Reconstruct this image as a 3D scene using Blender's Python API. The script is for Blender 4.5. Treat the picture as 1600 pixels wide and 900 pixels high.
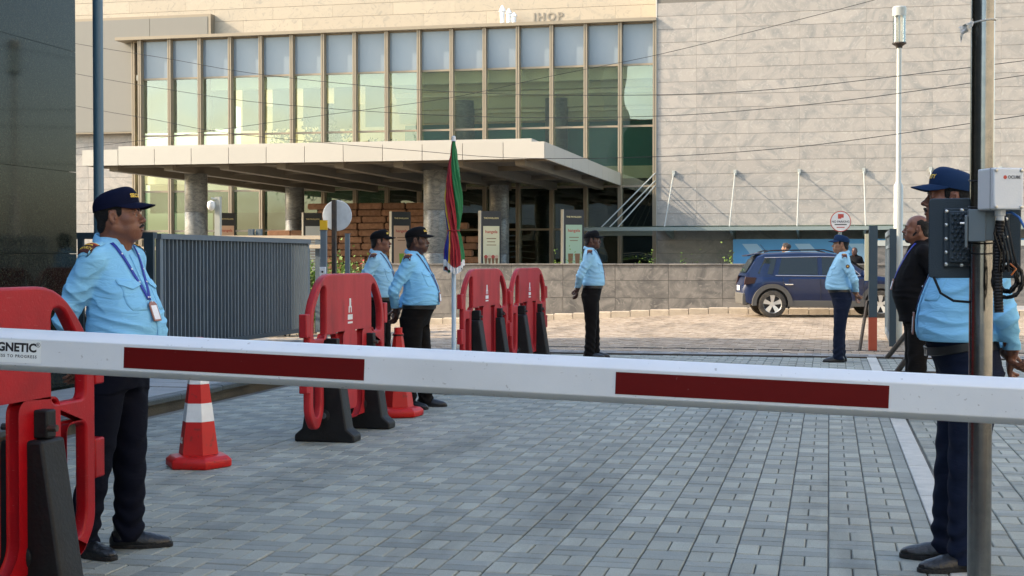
import bpy, bmesh, math, random
import numpy as np
from mathutils import Vector, Matrix
from mathutils.bvhtree import BVHTree

for _o in list(bpy.data.objects):
    bpy.data.objects.remove(_o, do_unlink=True)
SC = bpy.context.scene
COL = SC.collection
R = math.radians
random.seed(7)

# ------------------------------------------------------------------ camera
YAW = math.atan(496 / 2200.0)          # the paving runs 12.7 degrees right of the lens axis
EYE = 1.36
FOC = 2200.0                            # focal length in pixels of a 1600 px wide frame
PITCH = math.atan(44 / FOC)
cam_d = bpy.data.cameras.new('camera')
cam_d.sensor_width = 36.0
cam_d.lens = FOC / 1600 * 36.0
cam_d.clip_start = 0.1
cam_d.clip_end = 3000
cam = bpy.data.objects.new('camera', cam_d)
COL.objects.link(cam)
cam.location = (0, 0, EYE)
cam.rotation_euler = (math.pi / 2 - PITCH, 0, YAW)
SC.camera = cam

# ------------------------------------------------------------------ sky, sun, exposure
SUN_DIR = Vector((3.5, 1.0, -2.24)).normalized()      # the way the light travels
wd = bpy.data.worlds.new('World')
SC.world = wd
wd.use_nodes = True
_nt = wd.node_tree
_nt.nodes.clear()
_sky = _nt.nodes.new('ShaderNodeTexSky')
_sky.sky_type = 'NISHITA'
_sky.sun_disc = False
_sky.sun_elevation = math.asin(-SUN_DIR.z)
_sky.sun_rotation = math.atan2(-SUN_DIR.x, -SUN_DIR.y)
_sky.air_density = 1.2
_sky.dust_density = 2.5
_bg = _nt.nodes.new('ShaderNodeBackground')
_bg.inputs['Strength'].default_value = 0.15
_wo = _nt.nodes.new('ShaderNodeOutputWorld')
_nt.links.new(_sky.outputs[0], _bg.inputs[0])
_nt.links.new(_bg.outputs[0], _wo.inputs[0])
sun_d = bpy.data.lights.new('sun', 'SUN')
sun_d.energy = 2.3
sun_d.angle = R(0.5)
sun_d.color = (1.0, 0.86, 0.68)
sun = bpy.data.objects.new('sun', sun_d)
COL.objects.link(sun)
sun.location = (-40, -10, 40)
sun.rotation_euler = SUN_DIR.to_track_quat('-Z', 'Y').to_euler()
SC.view_settings.view_transform = 'Standard'
SC.view_settings.look = 'None'
SC.view_settings.gamma = 1.0
SC.view_settings.use_curve_mapping = False
SC.view_settings.exposure = 1.85

# ------------------------------------------------------------------ helpers
_ca, _sa = math.cos(YAW), math.sin(YAW)

def at(u, v, d):
    """the place d metres deep that the photograph shows at u, v"""
    l = (u - 800) / FOC * d
    return Vector((-_sa * d + _ca * l, _ca * d + _sa * l, EYE - (v - 406) / FOC * d))

def on_ground(u, v, z=0.0):
    return at(u, v, (EYE - z) * FOC / (v - 406))

def on_y(u, v, y):
    t = (u - 800) / FOC
    return at(u, v, y / (_ca + t * _sa))

def tag(o, label=None, cat=None, group=None, kind=None):
    if label: o['label'] = label
    if cat: o['category'] = cat
    if group: o['group'] = group
    if kind: o['kind'] = kind
    return o

def empty(name, loc=(0, 0, 0), rz=0.0, label=None, cat=None, group=None, parent=None):
    o = bpy.data.objects.new(name, None)
    o.empty_display_size = 0.1
    COL.objects.link(o)
    o.location = loc
    o.rotation_euler = (0, 0, rz)
    if parent: o.parent = parent
    return tag(o, label, cat, group)

def link(name, me, mat=None, parent=None, loc=None, rot=None, smooth=None):
    o = bpy.data.objects.new(name, me)
    COL.objects.link(o)
    if mat is not None and len(me.materials) == 0:
        me.materials.append(mat)
    if parent: o.parent = parent
    if loc is not None: o.location = loc
    if rot is not None: o.rotation_euler = rot
    return o

def shade(me, angle=None):
    me.polygons.foreach_set('use_smooth', [True] * len(me.polygons))
    if angle:
        try: me.set_sharp_from_angle(angle=R(angle))
        except Exception: pass

class MB:
    def __init__(s):
        s.v = []; s.f = []
    def add(s, vs, fs, M=None):
        o = len(s.v)
        for p in vs:
            p = Vector(p)
            s.v.append(tuple(M @ p) if M else tuple(p))
        s.f += [[i + o for i in f] for f in fs]
        return s
    def box(s, x0, x1, y0, y1, z0, z1, M=None):
        vs = [(x0,y0,z0),(x1,y0,z0),(x1,y1,z0),(x0,y1,z0),(x0,y0,z1),(x1,y0,z1),(x1,y1,z1),(x0,y1,z1)]
        return s.add(vs, [(3,2,1,0),(4,5,6,7),(0,1,5,4),(1,2,6,5),(2,3,7,6),(3,0,4,7)], M)
    def cbox(s, x0, x1, y0, y1, z0, z1, c, M=None):
        """box with a chamfered top edge"""
        vs = [(x0,y0,z0),(x1,y0,z0),(x1,y1,z0),(x0,y1,z0),(x0,y0,z1-c),(x1,y0,z1-c),(x1,y1,z1-c),(x0,y1,z1-c),
              (x0+c,y0+c,z1),(x1-c,y0+c,z1),(x1-c,y1-c,z1),(x0+c,y1-c,z1)]
        fs = [(0,1,5,4),(1,2,6,5),(2,3,7,6),(3,0,4,7),(4,5,9,8),(5,6,10,9),(6,7,11,10),(7,4,8,11),(8,9,10,11),(3,2,1,0)]
        return s.add(vs, fs, M)
    def bar(s, p, q, w, h=None, up=(0, 0, 1)):
        p, q = Vector(p), Vector(q); h = h or w
        d = (q - p).normalized(); up = Vector(up)
        if abs(d.dot(up)) > 0.98: up = Vector((0, 1, 0))
        a = d.cross(up).normalized() * (w / 2); b = a.cross(d).normalized() * (h / 2)
        vs = [p-a-b, p+a-b, p+a+b, p-a+b, q-a-b, q+a-b, q+a+b, q-a+b]
        return s.add(vs, [(3,2,1,0),(4,5,6,7),(0,1,5,4),(1,2,6,5),(2,3,7,6),(3,0,4,7)])
    def tube(s, pts, r, n=10, caps=True, closed=False):
        pts = [Vector(p) for p in pts]; m = len(pts)
        rr = r if isinstance(r, (list, tuple)) else [r] * m
        o = len(s.v); prev = None
        for i, p in enumerate(pts):
            if closed: t = pts[(i+1) % m] - pts[i-1]
            else: t = pts[min(i+1, m-1)] - pts[max(i-1, 0)]
            t.normalize()
            if prev is None:
                a = t.cross(Vector((0, 0, 1)))
                if a.length < 1e-3: a = t.cross(Vector((1, 0, 0)))
            else: a = prev - t * prev.dot(t)
            a.normalize(); prev = a; b = t.cross(a)
            for k in range(n):
                g = 2 * math.pi * k / n
                s.v.append(tuple(p + a * (math.cos(g) * rr[i]) + b * (math.sin(g) * rr[i])))
        for i in range(m if closed else m - 1):
            j = (i + 1) % m
            for k in range(n):
                l = (k + 1) % n
                s.f.append([o+i*n+k, o+i*n+l, o+j*n+l, o+j*n+k])
        if caps and not closed:
            s.f.append([o+k for k in range(n)][::-1]); s.f.append([o+(m-1)*n+k for k in range(n)])
        return s
    def lathe(s, prof, n=24, M=None, cap=True):
        vs = []; fs = []; m = len(prof)
        for r, z in prof:
            for k in range(n):
                g = 2 * math.pi * k / n
                vs.append((r * math.cos(g), r * math.sin(g), z))
        for i in range(m - 1):
            for k in range(n):
                l = (k + 1) % n
                fs.append((i*n+k, i*n+l, (i+1)*n+l, (i+1)*n+k))
        if cap:
            fs.append(tuple(range(n))[::-1]); fs.append(tuple((m-1)*n+k for k in range(n)))
        return s.add(vs, fs, M)
    def prism(s, poly, a, b, M=None):
        """polygon in x, z pushed out along y from a to b"""
        n = len(poly)
        vs = [(x, a, z) for x, z in poly] + [(x, b, z) for x, z in poly]
        fs = [tuple(range(n)), tuple(range(2*n-1, n-1, -1))] + [(i, i+n, (i+1) % n + n, (i+1) % n) for i in range(n)]
        return s.add(vs, fs, M)
    def grid(s, rows, closed=False):
        m = len(rows); n = len(rows[0]); o = len(s.v)
        for r in rows:
            for p in r: s.v.append(tuple(p))
        for i in range(m - 1):
            for k in range(n if closed else n - 1):
                l = (k + 1) % n
                s.f.append([o+i*n+k, o+i*n+l, o+(i+1)*n+l, o+(i+1)*n+k])
        return s
    def mesh(s, name='shape', smooth=None):
        me = bpy.data.meshes.new(name)
        me.from_pydata(s.v, [], s.f); me.update()
        bm = bmesh.new(); bm.from_mesh(me); bmesh.ops.recalc_face_normals(bm, faces=bm.faces); bm.to_mesh(me); bm.free()
        if smooth: shade(me, smooth)
        return me
    def build(s, name, mat, parent=None, loc=None, rot=None, smooth=None, bevel=None, seg=2):
        o = link(name, s.mesh(name, smooth), mat, parent, loc, rot)
        if bevel:
            b = o.modifiers.new('bevel', 'BEVEL'); b.width = bevel; b.segments = seg; b.limit_method = 'ANGLE'; b.angle_limit = R(40)
            shade(o.data, 50)
        return o

def rounded(pts, rad, n=5):
    """polygon with its corners rounded; rad is one radius or a list"""
    out = []; m = len(pts)
    for i in range(m):
        p = Vector(pts[i]); a = Vector(pts[i-1]) - p; b = Vector(pts[(i+1) % m]) - p
        r = rad[i] if isinstance(rad, (list, tuple)) else rad
        if r <= 0: out.append(tuple(p)); continue
        r = min(r, a.length * .49, b.length * .49)
        p0 = p + a.normalized() * r; p1 = p + b.normalized() * r
        for k in range(n + 1):
            t = k / n
            q = p0 * (1-t)**2 + p * (2*t*(1-t)) + p1 * t**2
            out.append(tuple(q))
    return out

def plate(outlines, thick, bevel=0.0, res=2):
    """flat sheet in x, y with holes (first outline outer), as a mesh of real thickness along z"""
    cu = bpy.data.curves.new('plate', 'CURVE'); cu.dimensions = '2D'; cu.fill_mode = 'BOTH'
    cu.extrude = max(thick / 2 - bevel, 0.0001); cu.bevel_depth = bevel; cu.bevel_resolution = res
    for ol in outlines:
        sp = cu.splines.new('POLY'); sp.points.add(len(ol) - 1)
        for i, p in enumerate(ol): sp.points[i].co = (p[0], p[1], 0, 1)
        sp.use_cyclic_u = True
    if bevel: cu.offset = -bevel
    ob = bpy.data.objects.new('plate', cu)
    me = bpy.data.meshes.new_from_object(ob)
    bpy.data.objects.remove(ob); bpy.data.curves.remove(cu)
    return me

def text_mesh(txt, size, thick=0.0, align='CENTER', bold=0.0, spacing=1.0):
    cu = bpy.data.curves.new('text', 'FONT'); cu.body = txt; cu.size = size
    cu.align_x = align; cu.align_y = 'CENTER'; cu.extrude = thick; cu.offset = bold; cu.space_character = spacing
    cu.resolution_u = 3
    ob = bpy.data.objects.new('text', cu)
    me = bpy.data.meshes.new_from_object(ob)
    bpy.data.objects.remove(ob); bpy.data.curves.remove(cu)
    return me

def bvh_of(me):
    return BVHTree.FromPolygons([v.co.copy() for v in me.vertices], [list(p.vertices) for p in me.polygons])

def copy_tree(o, parent=None, loc=None, rz=None):
    c = o.copy(); COL.objects.link(c); c.parent = parent
    if loc is not None: c.location = loc
    if rz is not None: c.rotation_euler = (0, 0, rz)
    for ch in list(o.children): copy_tree(ch, c)
    return c

# upright frame: local x -> right along the facade, local y -> up, local z -> towards -Y
UPRIGHT = (math.pi / 2, 0, 0)

# ------------------------------------------------------------------ materials
MATS = {}
def mat(name, col=(.5, .5, .5), rough=.6, metal=0.0, spec=.5, coat=0.0, bump=None, var=None, rnd=0.0, streak=None, sheen=0.0, sss=0.0, emis=None):
    """bump=(scale, strength, detail); var=(scale, amount, other colour): patches; rnd: change of value from piece to piece; streak: grain stretched along z"""
    m = bpy.data.materials.new(name); m.use_nodes = True; MATS[name] = m
    nt = m.node_tree; N = nt.nodes; L = nt.links
    b = N['Principled BSDF']
    b.inputs['Base Color'].default_value = (*col, 1)
    b.inputs['Roughness'].default_value = rough
    b.inputs['Metallic'].default_value = metal
    b.inputs['Specular IOR Level'].default_value = spec
    b.inputs['Coat Weight'].default_value = coat
    b.inputs['Coat Roughness'].default_value = .08
    if sheen: b.inputs['Sheen Weight'].default_value = sheen
    if sss:
        b.inputs['Subsurface Weight'].default_value = sss
        b.inputs['Subsurface Radius'].default_value = (.01, .004, .002)
    tc = N.new('ShaderNodeTexCoord')
    src = None
    oi = N.new('ShaderNodeObjectInfo')
    add = N.new('ShaderNodeVectorMath'); add.operation = 'MULTIPLY_ADD'
    add.inputs[1].default_value = (37, 53, 71)
    cmb = N.new('ShaderNodeCombineXYZ')
    for i in range(3): L.new(oi.outputs['Random'], cmb.inputs[i])
    L.new(cmb.outputs[0], add.inputs[0]); L.new(tc.outputs['Object'], add.inputs[2])
    vec = add.outputs[0]
    cur = None
    if var:
        nz = N.new('ShaderNodeTexNoise'); nz.inputs['Scale'].default_value = var[0]; nz.inputs['Detail'].default_value = 6
        nz.inputs['Roughness'].default_value = .65
        if streak:
            mp = N.new('ShaderNodeMapping'); mp.inputs['Scale'].default_value = streak
            L.new(vec, mp.inputs[0]); L.new(mp.outputs[0], nz.inputs['Vector'])
        else: L.new(vec, nz.inputs['Vector'])
        rp = N.new('ShaderNodeMapRange'); rp.inputs[1].default_value = .35; rp.inputs[2].default_value = .7
        rp.inputs[3].default_value = 0; rp.inputs[4].default_value = var[1]
        L.new(nz.outputs['Fac'], rp.inputs[0])
        mx = N.new('ShaderNodeMix'); mx.data_type = 'RGBA'
        mx.inputs['A'].default_value = (*col, 1); mx.inputs['B'].default_value = (*var[2], 1)
        L.new(rp.outputs[0], mx.inputs['Factor']); cur = mx.outputs['Result']
    if rnd:
        hs = N.new('ShaderNodeHueSaturation')
        mr = N.new('ShaderNodeMapRange'); mr.inputs[3].default_value = 1 - rnd; mr.inputs[4].default_value = 1 + rnd
        L.new(oi.outputs['Random'], mr.inputs[0]); L.new(mr.outputs[0], hs.inputs['Value'])
        if cur: L.new(cur, hs.inputs['Color'])
        else: hs.inputs['Color'].default_value = (*col, 1)
        cur = hs.outputs[0]
    if cur: L.new(cur, b.inputs['Base Color'])
    if bump:
        nz = N.new('ShaderNodeTexNoise'); nz.inputs['Scale'].default_value = bump[0]; nz.inputs['Detail'].default_value = bump[2] if len(bump) > 2 else 4
        L.new(vec, nz.inputs['Vector'])
        bp = N.new('ShaderNodeBump'); bp.inputs['Strength'].default_value = bump[1]; bp.inputs['Distance'].default_value = .02
        L.new(nz.outputs['Fac'], bp.inputs['Height']); L.new(bp.outputs[0], b.inputs['Normal'])
    if emis:
        b.inputs['Emission Color'].default_value = (*emis[:3], 1); b.inputs['Emission Strength'].default_value = emis[3]
    return m

def stone_mat(name, c1, c2, c3, scale=1.2, rough=.55, rnd=.08, dist=2.5, cover=(.42, .62), squash=(1, 1, 2.2), rot=.35):
    """swirling, veined cladding stone; each panel takes its own cut of the block"""
    m = bpy.data.materials.new(name); m.use_nodes = True; MATS[name] = m
    nt = m.node_tree; N = nt.nodes; L = nt.links
    b = N['Principled BSDF']; b.inputs['Roughness'].default_value = rough
    tc = N.new('ShaderNodeTexCoord'); oi = N.new('ShaderNodeObjectInfo')
    cmb = N.new('ShaderNodeCombineXYZ')
    for i in range(3): L.new(oi.outputs['Random'], cmb.inputs[i])
    add = N.new('ShaderNodeVectorMath'); add.operation = 'MULTIPLY_ADD'; add.inputs[1].default_value = (61, 17, 43)
    L.new(cmb.outputs[0], add.inputs[0]); L.new(tc.outputs['Object'], add.inputs[2])
    mp = N.new('ShaderNodeMapping'); mp.inputs['Scale'].default_value = squash; mp.inputs['Rotation'].default_value = (0, rot, 0)
    L.new(add.outputs[0], mp.inputs[0])
    n1 = N.new('ShaderNodeTexNoise'); n1.inputs['Scale'].default_value = scale; n1.inputs['Detail'].default_value = 8
    n1.inputs['Distortion'].default_value = dist; n1.inputs['Roughness'].default_value = .6
    L.new(mp.outputs[0], n1.inputs['Vector'])
    n2 = N.new('ShaderNodeTexNoise'); n2.inputs['Scale'].default_value = scale * 3.2; n2.inputs['Detail'].default_value = 7
    n2.inputs['Distortion'].default_value = dist * 1.6
    L.new(mp.outputs[0], n2.inputs['Vector'])
    r1 = N.new('ShaderNodeMapRange'); r1.inputs[1].default_value = cover[0]; r1.inputs[2].default_value = cover[1]
    L.new(n1.outputs['Fac'], r1.inputs[0])
    m1 = N.new('ShaderNodeMix'); m1.data_type = 'RGBA'; m1.inputs['A'].default_value = (*c1, 1); m1.inputs['B'].default_value = (*c2, 1)
    L.new(r1.outputs[0], m1.inputs['Factor'])
    r2 = N.new('ShaderNodeMapRange'); r2.inputs[1].default_value = .55; r2.inputs[2].default_value = .72; r2.inputs[4].default_value = .8
    L.new(n2.outputs['Fac'], r2.inputs[0])
    m2 = N.new('ShaderNodeMix'); m2.data_type = 'RGBA'; m2.inputs['B'].default_value = (*c3, 1)
    L.new(m1.outputs['Result'], m2.inputs['A']); L.new(r2.outputs[0], m2.inputs['Factor'])
    hs = N.new('ShaderNodeHueSaturation'); mr = N.new('ShaderNodeMapRange')
    mr.inputs[3].default_value = 1 - rnd; mr.inputs[4].default_value = 1 + rnd
    L.new(oi.outputs['Random'], mr.inputs[0]); L.new(mr.outputs[0], hs.inputs['Value']); L.new(m2.outputs['Result'], hs.inputs['Color'])
    L.new(hs.outputs[0], b.inputs['Base Color'])
    bp = N.new('ShaderNodeBump'); bp.inputs['Strength'].default_value = .15; bp.inputs['Distance'].default_value = .02
    L.new(n2.outputs['Fac'], bp.inputs['Height']); L.new(bp.outputs[0], b.inputs['Normal'])
    return m

def glass_mat(name, tint, refl=.25, rough=.0):
    m = bpy.data.materials.new(name); m.use_nodes = True; MATS[name] = m
    nt = m.node_tree; N = nt.nodes; L = nt.links; N.clear()
    tr = N.new('ShaderNodeBsdfTransparent'); tr.inputs[0].default_value = (*tint, 1)
    gl = N.new('ShaderNodeBsdfGlossy'); gl.inputs['Roughness'].default_value = rough; gl.inputs[0].default_value = (.92, .97, .95, 1)
    fr = N.new('ShaderNodeFresnel'); fr.inputs[0].default_value = 1.5
    mr = N.new('ShaderNodeMapRange'); mr.inputs[3].default_value = refl; mr.inputs[4].default_value = 1.0
    nz = N.new('ShaderNodeTexNoise'); nz.inputs['Scale'].default_value = .55; nz.inputs['Detail'].default_value = 1
    tc = N.new('ShaderNodeTexCoord'); oi = N.new('ShaderNodeObjectInfo'); ad = N.new('ShaderNodeVectorMath')
    L.new(tc.outputs['Object'], ad.inputs[0]); L.new(oi.outputs['Location'], ad.inputs[1]); L.new(ad.outputs[0], nz.inputs['Vector'])
    bp = N.new('ShaderNodeBump'); bp.inputs['Strength'].default_value = .06; bp.inputs['Distance'].default_value = .3
    L.new(nz.outputs['Fac'], bp.inputs['Height']); L.new(bp.outputs[0], gl.inputs['Normal'])
    L.new(fr.outputs[0], mr.inputs[0])
    mx = N.new('ShaderNodeMixShader'); L.new(mr.outputs[0], mx.inputs[0]); L.new(tr.outputs[0], mx.inputs[1]); L.new(gl.outputs[0], mx.inputs[2])
    o = N.new('ShaderNodeOutputMaterial'); L.new(mx.outputs[0], o.inputs[0])
    return m

def specks(m, scale, lo, hi, col, amt, stretch=(1, 1, 1)):
    """scuffs, spots or scratches with a shape of their own over a material's colour"""
    nt = m.node_tree; N = nt.nodes; L = nt.links; b = N['Principled BSDF']
    tc = N.new('ShaderNodeTexCoord'); mp = N.new('ShaderNodeMapping'); mp.inputs['Scale'].default_value = stretch
    oi = N.new('ShaderNodeObjectInfo'); ad = N.new('ShaderNodeVectorMath')
    L.new(tc.outputs['Object'], ad.inputs[0]); L.new(oi.outputs['Location'], ad.inputs[1]); L.new(ad.outputs[0], mp.inputs[0])
    nz = N.new('ShaderNodeTexNoise'); nz.inputs['Scale'].default_value = scale; nz.inputs['Detail'].default_value = 4; L.new(mp.outputs[0], nz.inputs['Vector'])
    mr = N.new('ShaderNodeMapRange'); mr.inputs[1].default_value = lo; mr.inputs[2].default_value = hi; mr.inputs[4].default_value = amt; L.new(nz.outputs['Fac'], mr.inputs[0])
    mx = N.new('ShaderNodeMix'); mx.data_type = 'RGBA'; mx.inputs['B'].default_value = (*col, 1); L.new(mr.outputs[0], mx.inputs['Factor'])
    src = b.inputs['Base Color']
    if src.is_linked: L.new(src.links[0].from_socket, mx.inputs['A'])
    else: mx.inputs['A'].default_value = src.default_value
    L.new(mx.outputs['Result'], src)

# paving
mat('paver_light', (.24, .25, .25), .75, bump=(180, .35, 3), var=(9, .5, (.17, .18, .185)), rnd=.16)
mat('paver_dark', (.155, .175, .195), .75, bump=(180, .35, 3), var=(9, .5, (.115, .13, .15)), rnd=.18)
mat('paver_bed', (.06, .06, .055), .95, bump=(60, .5), var=(1.4, .8, (.13, .12, .1)))
mat('strip_concrete', (.46, .46, .42), .8, bump=(90, .4), var=(7, .6, (.27, .28, .27)))
mat('far_paver', (.36, .30, .235), .85, bump=(40, .4), var=(3, .7, (.27, .225, .18)), rnd=.12)
mat('far_paver_grey', (.25, .25, .245), .85, bump=(40, .4), var=(3, .6, (.19, .19, .19)), rnd=.14)
mat('far_bed', (.19, .16, .125), .95, bump=(25, .5), var=(1.0, .8, (.27, .23, .18)))
mat('kerb_tan', (.42, .35, .26), .85, bump=(30, .4), var=(5, .7, (.28, .23, .17)), rnd=.1)
mat('kerb_dark', (.035, .042, .040), .6, bump=(60, .3), var=(6, .6, (.065, .075, .068)), rnd=.12)
mat('footpath_slab', (.27, .275, .27), .8, bump=(60, .3), var=(4, .6, (.2, .21, .21)), rnd=.1)
mat('earth', (.16, .14, .11), .95, bump=(8, .6), var=(.6, .7, (.1, .1, .07)))
mat('iron', (.05, .05, .05), .55, metal=.6, bump=(40, .3), var=(12, .6, (.12, .08, .05)))
# ------------------------------------------------------------------ setting: ground and paving
def paver_mat(name, c1, c2, dark):
    m = bpy.data.materials.new(name); m.use_nodes = True; MATS[name] = m
    nt = m.node_tree; N = nt.nodes; L = nt.links; b = N['Principled BSDF']
    b.inputs['Roughness'].default_value = .72; b.inputs['Specular IOR Level'].default_value = .4
    oi = N.new('ShaderNodeObjectInfo'); ge = N.new('ShaderNodeNewGeometry'); ad = N.new('ShaderNodeMath'); ad.operation = 'ADD'
    L.new(oi.outputs['Random'], ad.inputs[0]); L.new(ge.outputs['Random Per Island'], ad.inputs[1])
    fr = N.new('ShaderNodeMath'); fr.operation = 'FRACT'; L.new(ad.outputs[0], fr.inputs[0])
    cr = N.new('ShaderNodeValToRGB'); e = cr.color_ramp.elements
    e[0].color = (*c1, 1); e[1].color = (*c2, 1); k = e.new(.5); k.color = tuple((a+b_)/2*1.02 for a, b_ in zip(c1, c2)) + (1,)
    k = e.new(.93); k.color = tuple(x*1.18 for x in c2) + (1,)
    L.new(fr.outputs[0], cr.inputs[0])
    n1 = N.new('ShaderNodeTexNoise'); n1.inputs['Scale'].default_value = 2.2; n1.inputs['Detail'].default_value = 7; n1.inputs['Roughness'].default_value = .7
    L.new(ge.outputs['Position'], n1.inputs['Vector'])
    r1 = N.new('ShaderNodeMapRange'); r1.inputs[1].default_value = .42; r1.inputs[2].default_value = .72; r1.inputs[4].default_value = .55; L.new(n1.outputs['Fac'], r1.inputs[0])
    m1 = N.new('ShaderNodeMix'); m1.data_type = 'RGBA'; m1.inputs['B'].default_value = (*dark, 1)
    L.new(cr.outputs[0], m1.inputs['A']); L.new(r1.outputs[0], m1.inputs['Factor'])
    mpb = N.new('ShaderNodeMapping'); mpb.inputs['Scale'].default_value = (1.6, .22, 1); L.new(ge.outputs['Position'], mpb.inputs[0])
    n3 = N.new('ShaderNodeTexNoise'); n3.inputs['Scale'].default_value = 1.0; n3.inputs['Detail'].default_value = 6; n3.inputs['Roughness'].default_value = .65
    L.new(mpb.outputs[0], n3.inputs['Vector'])
    r3 = N.new('ShaderNodeMapRange'); r3.inputs[1].default_value = .50; r3.inputs[2].default_value = .66; r3.inputs[4].default_value = .7; L.new(n3.outputs['Fac'], r3.inputs[0])
    m3 = N.new('ShaderNodeMix'); m3.data_type = 'RGBA'; m3.inputs['B'].default_value = tuple(x*.72 for x in dark) + (1,)
    L.new(m1.outputs['Result'], m3.inputs['A']); L.new(r3.outputs[0], m3.inputs['Factor']); m1 = m3
    n2 = N.new('ShaderNodeTexNoise'); n2.inputs['Scale'].default_value = 320; n2.inputs['Detail'].default_value = 3
    L.new(ge.outputs['Position'], n2.inputs['Vector'])
    r2 = N.new('ShaderNodeMapRange'); r2.inputs[1].default_value = .3; r2.inputs[2].default_value = .7; r2.inputs[3].default_value = .72; r2.inputs[4].default_value = 1.25; L.new(n2.outputs['Fac'], r2.inputs[0])
    m2 = N.new('ShaderNodeMix'); m2.data_type = 'RGBA'; m2.blend_type = 'MULTIPLY'; m2.inputs['Factor'].default_value = 1
    L.new(m1.outputs['Result'], m2.inputs['A']); L.new(r2.outputs[0], m2.inputs['B']); L.new(m2.outputs['Result'], b.inputs['Base Color'])
    bp = N.new('ShaderNodeBump'); bp.inputs['Strength'].default_value = .45; bp.inputs['Distance'].default_value = .004
    L.new(n2.outputs['Fac'], bp.inputs['Height']); L.new(bp.outputs[0], b.inputs['Normal'])
    return m
paver_mat('paver_light', (.262, .27, .226), (.295, .303, .254), (.205, .213, .18))
paver_mat('paver_dark', (.205, .22, .195), (.235, .25, .222), (.16, .172, .154))
paver_mat('far_paver', (.30, .235, .165), (.39, .31, .225), (.24, .19, .135))
paver_mat('far_paver_grey', (.20, .20, .195), (.27, .265, .25), (.15, .15, .145))

def sheet(name, x0, x1, y0, y1, z, m, parent=None):
    o = MB().add([(x0, y0, z), (x1, y0, z), (x1, y1, z), (x0, y1, z)], [(0, 1, 2, 3)]).build(name, m, parent)
    return o if parent else tag(o, kind='structure')
sheet('ground', -500, 500, -500, 500, -.75, MATS['earth'])
road = sheet('road', -5.8, 7.0, -3.0, 20.15, -.012, MATS['paver_bed'])
def zr(x, y):
    """the far road falls away gently towards the left"""
    return max(0.0, min(1.0, (y - 21.5) / 14.0)) * min(.0, -.40 + .0468 * (x + 11.4))
_rows = [[(x, y, zr(x, y) - .014) for x in np.linspace(-15, 15, 31)] for y in [20.23, 21.5, 24, 27, 30, 33, 35.5, 36.0]]
far_road = tag(MB().grid(_rows).build('far_road', MATS['far_bed']), kind='structure')

rg = random.Random(11)
C = .21
items = []          # x, y, across, rotation jitter, dz, kind
def weave(x_start, cols, y0, y1, phase):
    for i in range(cols):
        j = 0; y = y0
        while y < y1:
            x = x_start + i*C
            if (i + j + phase) % 2 == 0:
                items.append((x + C*.25, y + C*.5, 0, 'paver_light')); items.append((x + C*.75, y + C*.5, 0, 'paver_light'))
            else:
                items.append((x + C*.5, y + C*.25, 1, 'paver_dark')); items.append((x + C*.5, y + C*.75, 1, 'paver_dark'))
            y += C; j += 1
weave(-5.67, 29, 3.0, 20.0, 0)
weave(.66, 26, 3.0, 20.0, 1)
y = 3.0
while y < 20.0:
    items.append((.465, y + C*.5, 2, 'paver_dark')); y += C
protos = {}
for kind in ('paver_light', 'paver_dark'):
    for a in (0, 1, 2):
        w, l = (.0493, .1015) if a == 0 else ((.1015, .0493) if a == 1 else (.0425, .1025))
        me = MB().cbox(-w, w, -l, l, -.055, 0, .0045).mesh('paver'); me.materials.append(MATS[kind]); protos[kind, a] = me
def proj(x, y, z=0.0):
    d = -x*_sa + y*_ca
    return 800 + FOC*(x*_ca + y*_sa)/d, 406 + FOC*(EYE - z)/d, d
vis = []
for k, it in enumerate(items):
    u, v, d = proj(it[0], it[1])
    if 10 < u < 1590 and v < 897: vis.append((d, k))
vis.sort(); near = {k for d, k in vis[:300]}
batch = {'paver_light': MB(), 'paver_dark': MB()}
for k, (x, y, a, kind) in enumerate(items):
    dz = rg.uniform(-.0022, .0018); rz = rg.gauss(0, .006); tx, ty = rg.gauss(0, .004), rg.gauss(0, .004)
    if k in near:
        o = bpy.data.objects.new('paver', protos[kind, a]); COL.objects.link(o); o.parent = road
        o.location = (x, y, dz); o.rotation_euler = (tx, ty, rz)
    else:
        w, l = (.0493, .1015) if a == 0 else ((.1015, .0493) if a == 1 else (.0425, .1025))
        b_ = batch[kind]; c_, s_ = math.cos(rz), math.sin(rz); n0 = len(b_.v); cf = .0045
        for ww, ll, zz in ((w, l, -.05), (w, l, -cf), (w - cf, l - cf, 0)):
            for sx, sy in ((-1, -1), (1, -1), (1, 1), (-1, 1)):
                px, py = sx*ww, sy*ll
                b_.v.append((x + px*c_ - py*s_, y + px*s_ + py*c_, zz + dz + (tx*py - ty*px)))
        for r_ in (0, 4):
            for q in range(4): b_.f.append([n0+r_+q, n0+r_+(q+1) % 4, n0+r_+4+(q+1) % 4, n0+r_+4+q])
        b_.f.append([n0+8, n0+9, n0+10, n0+11])
for kind in batch: tag(batch[kind].build('paver_field', MATS[kind], road), kind='stuff')
# flush concrete strip in short castings
y = 3.0
while y < 20.0:
    MB().cbox(.513, .640, y + .003, y + .597, -.05, .004 + rg.uniform(-.001, .002), .004).build('edging_block', MATS['strip_concrete'], road); y += .6
# gate track and drain across the entrance
tk = MB().box(-9.2, 7.0, 20.155, 20.225, -.05, .012).build('gate_track', MATS['iron'])
tag(tk, 'dark steel sliding gate track let into the paving across the entrance', 'track')
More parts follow.
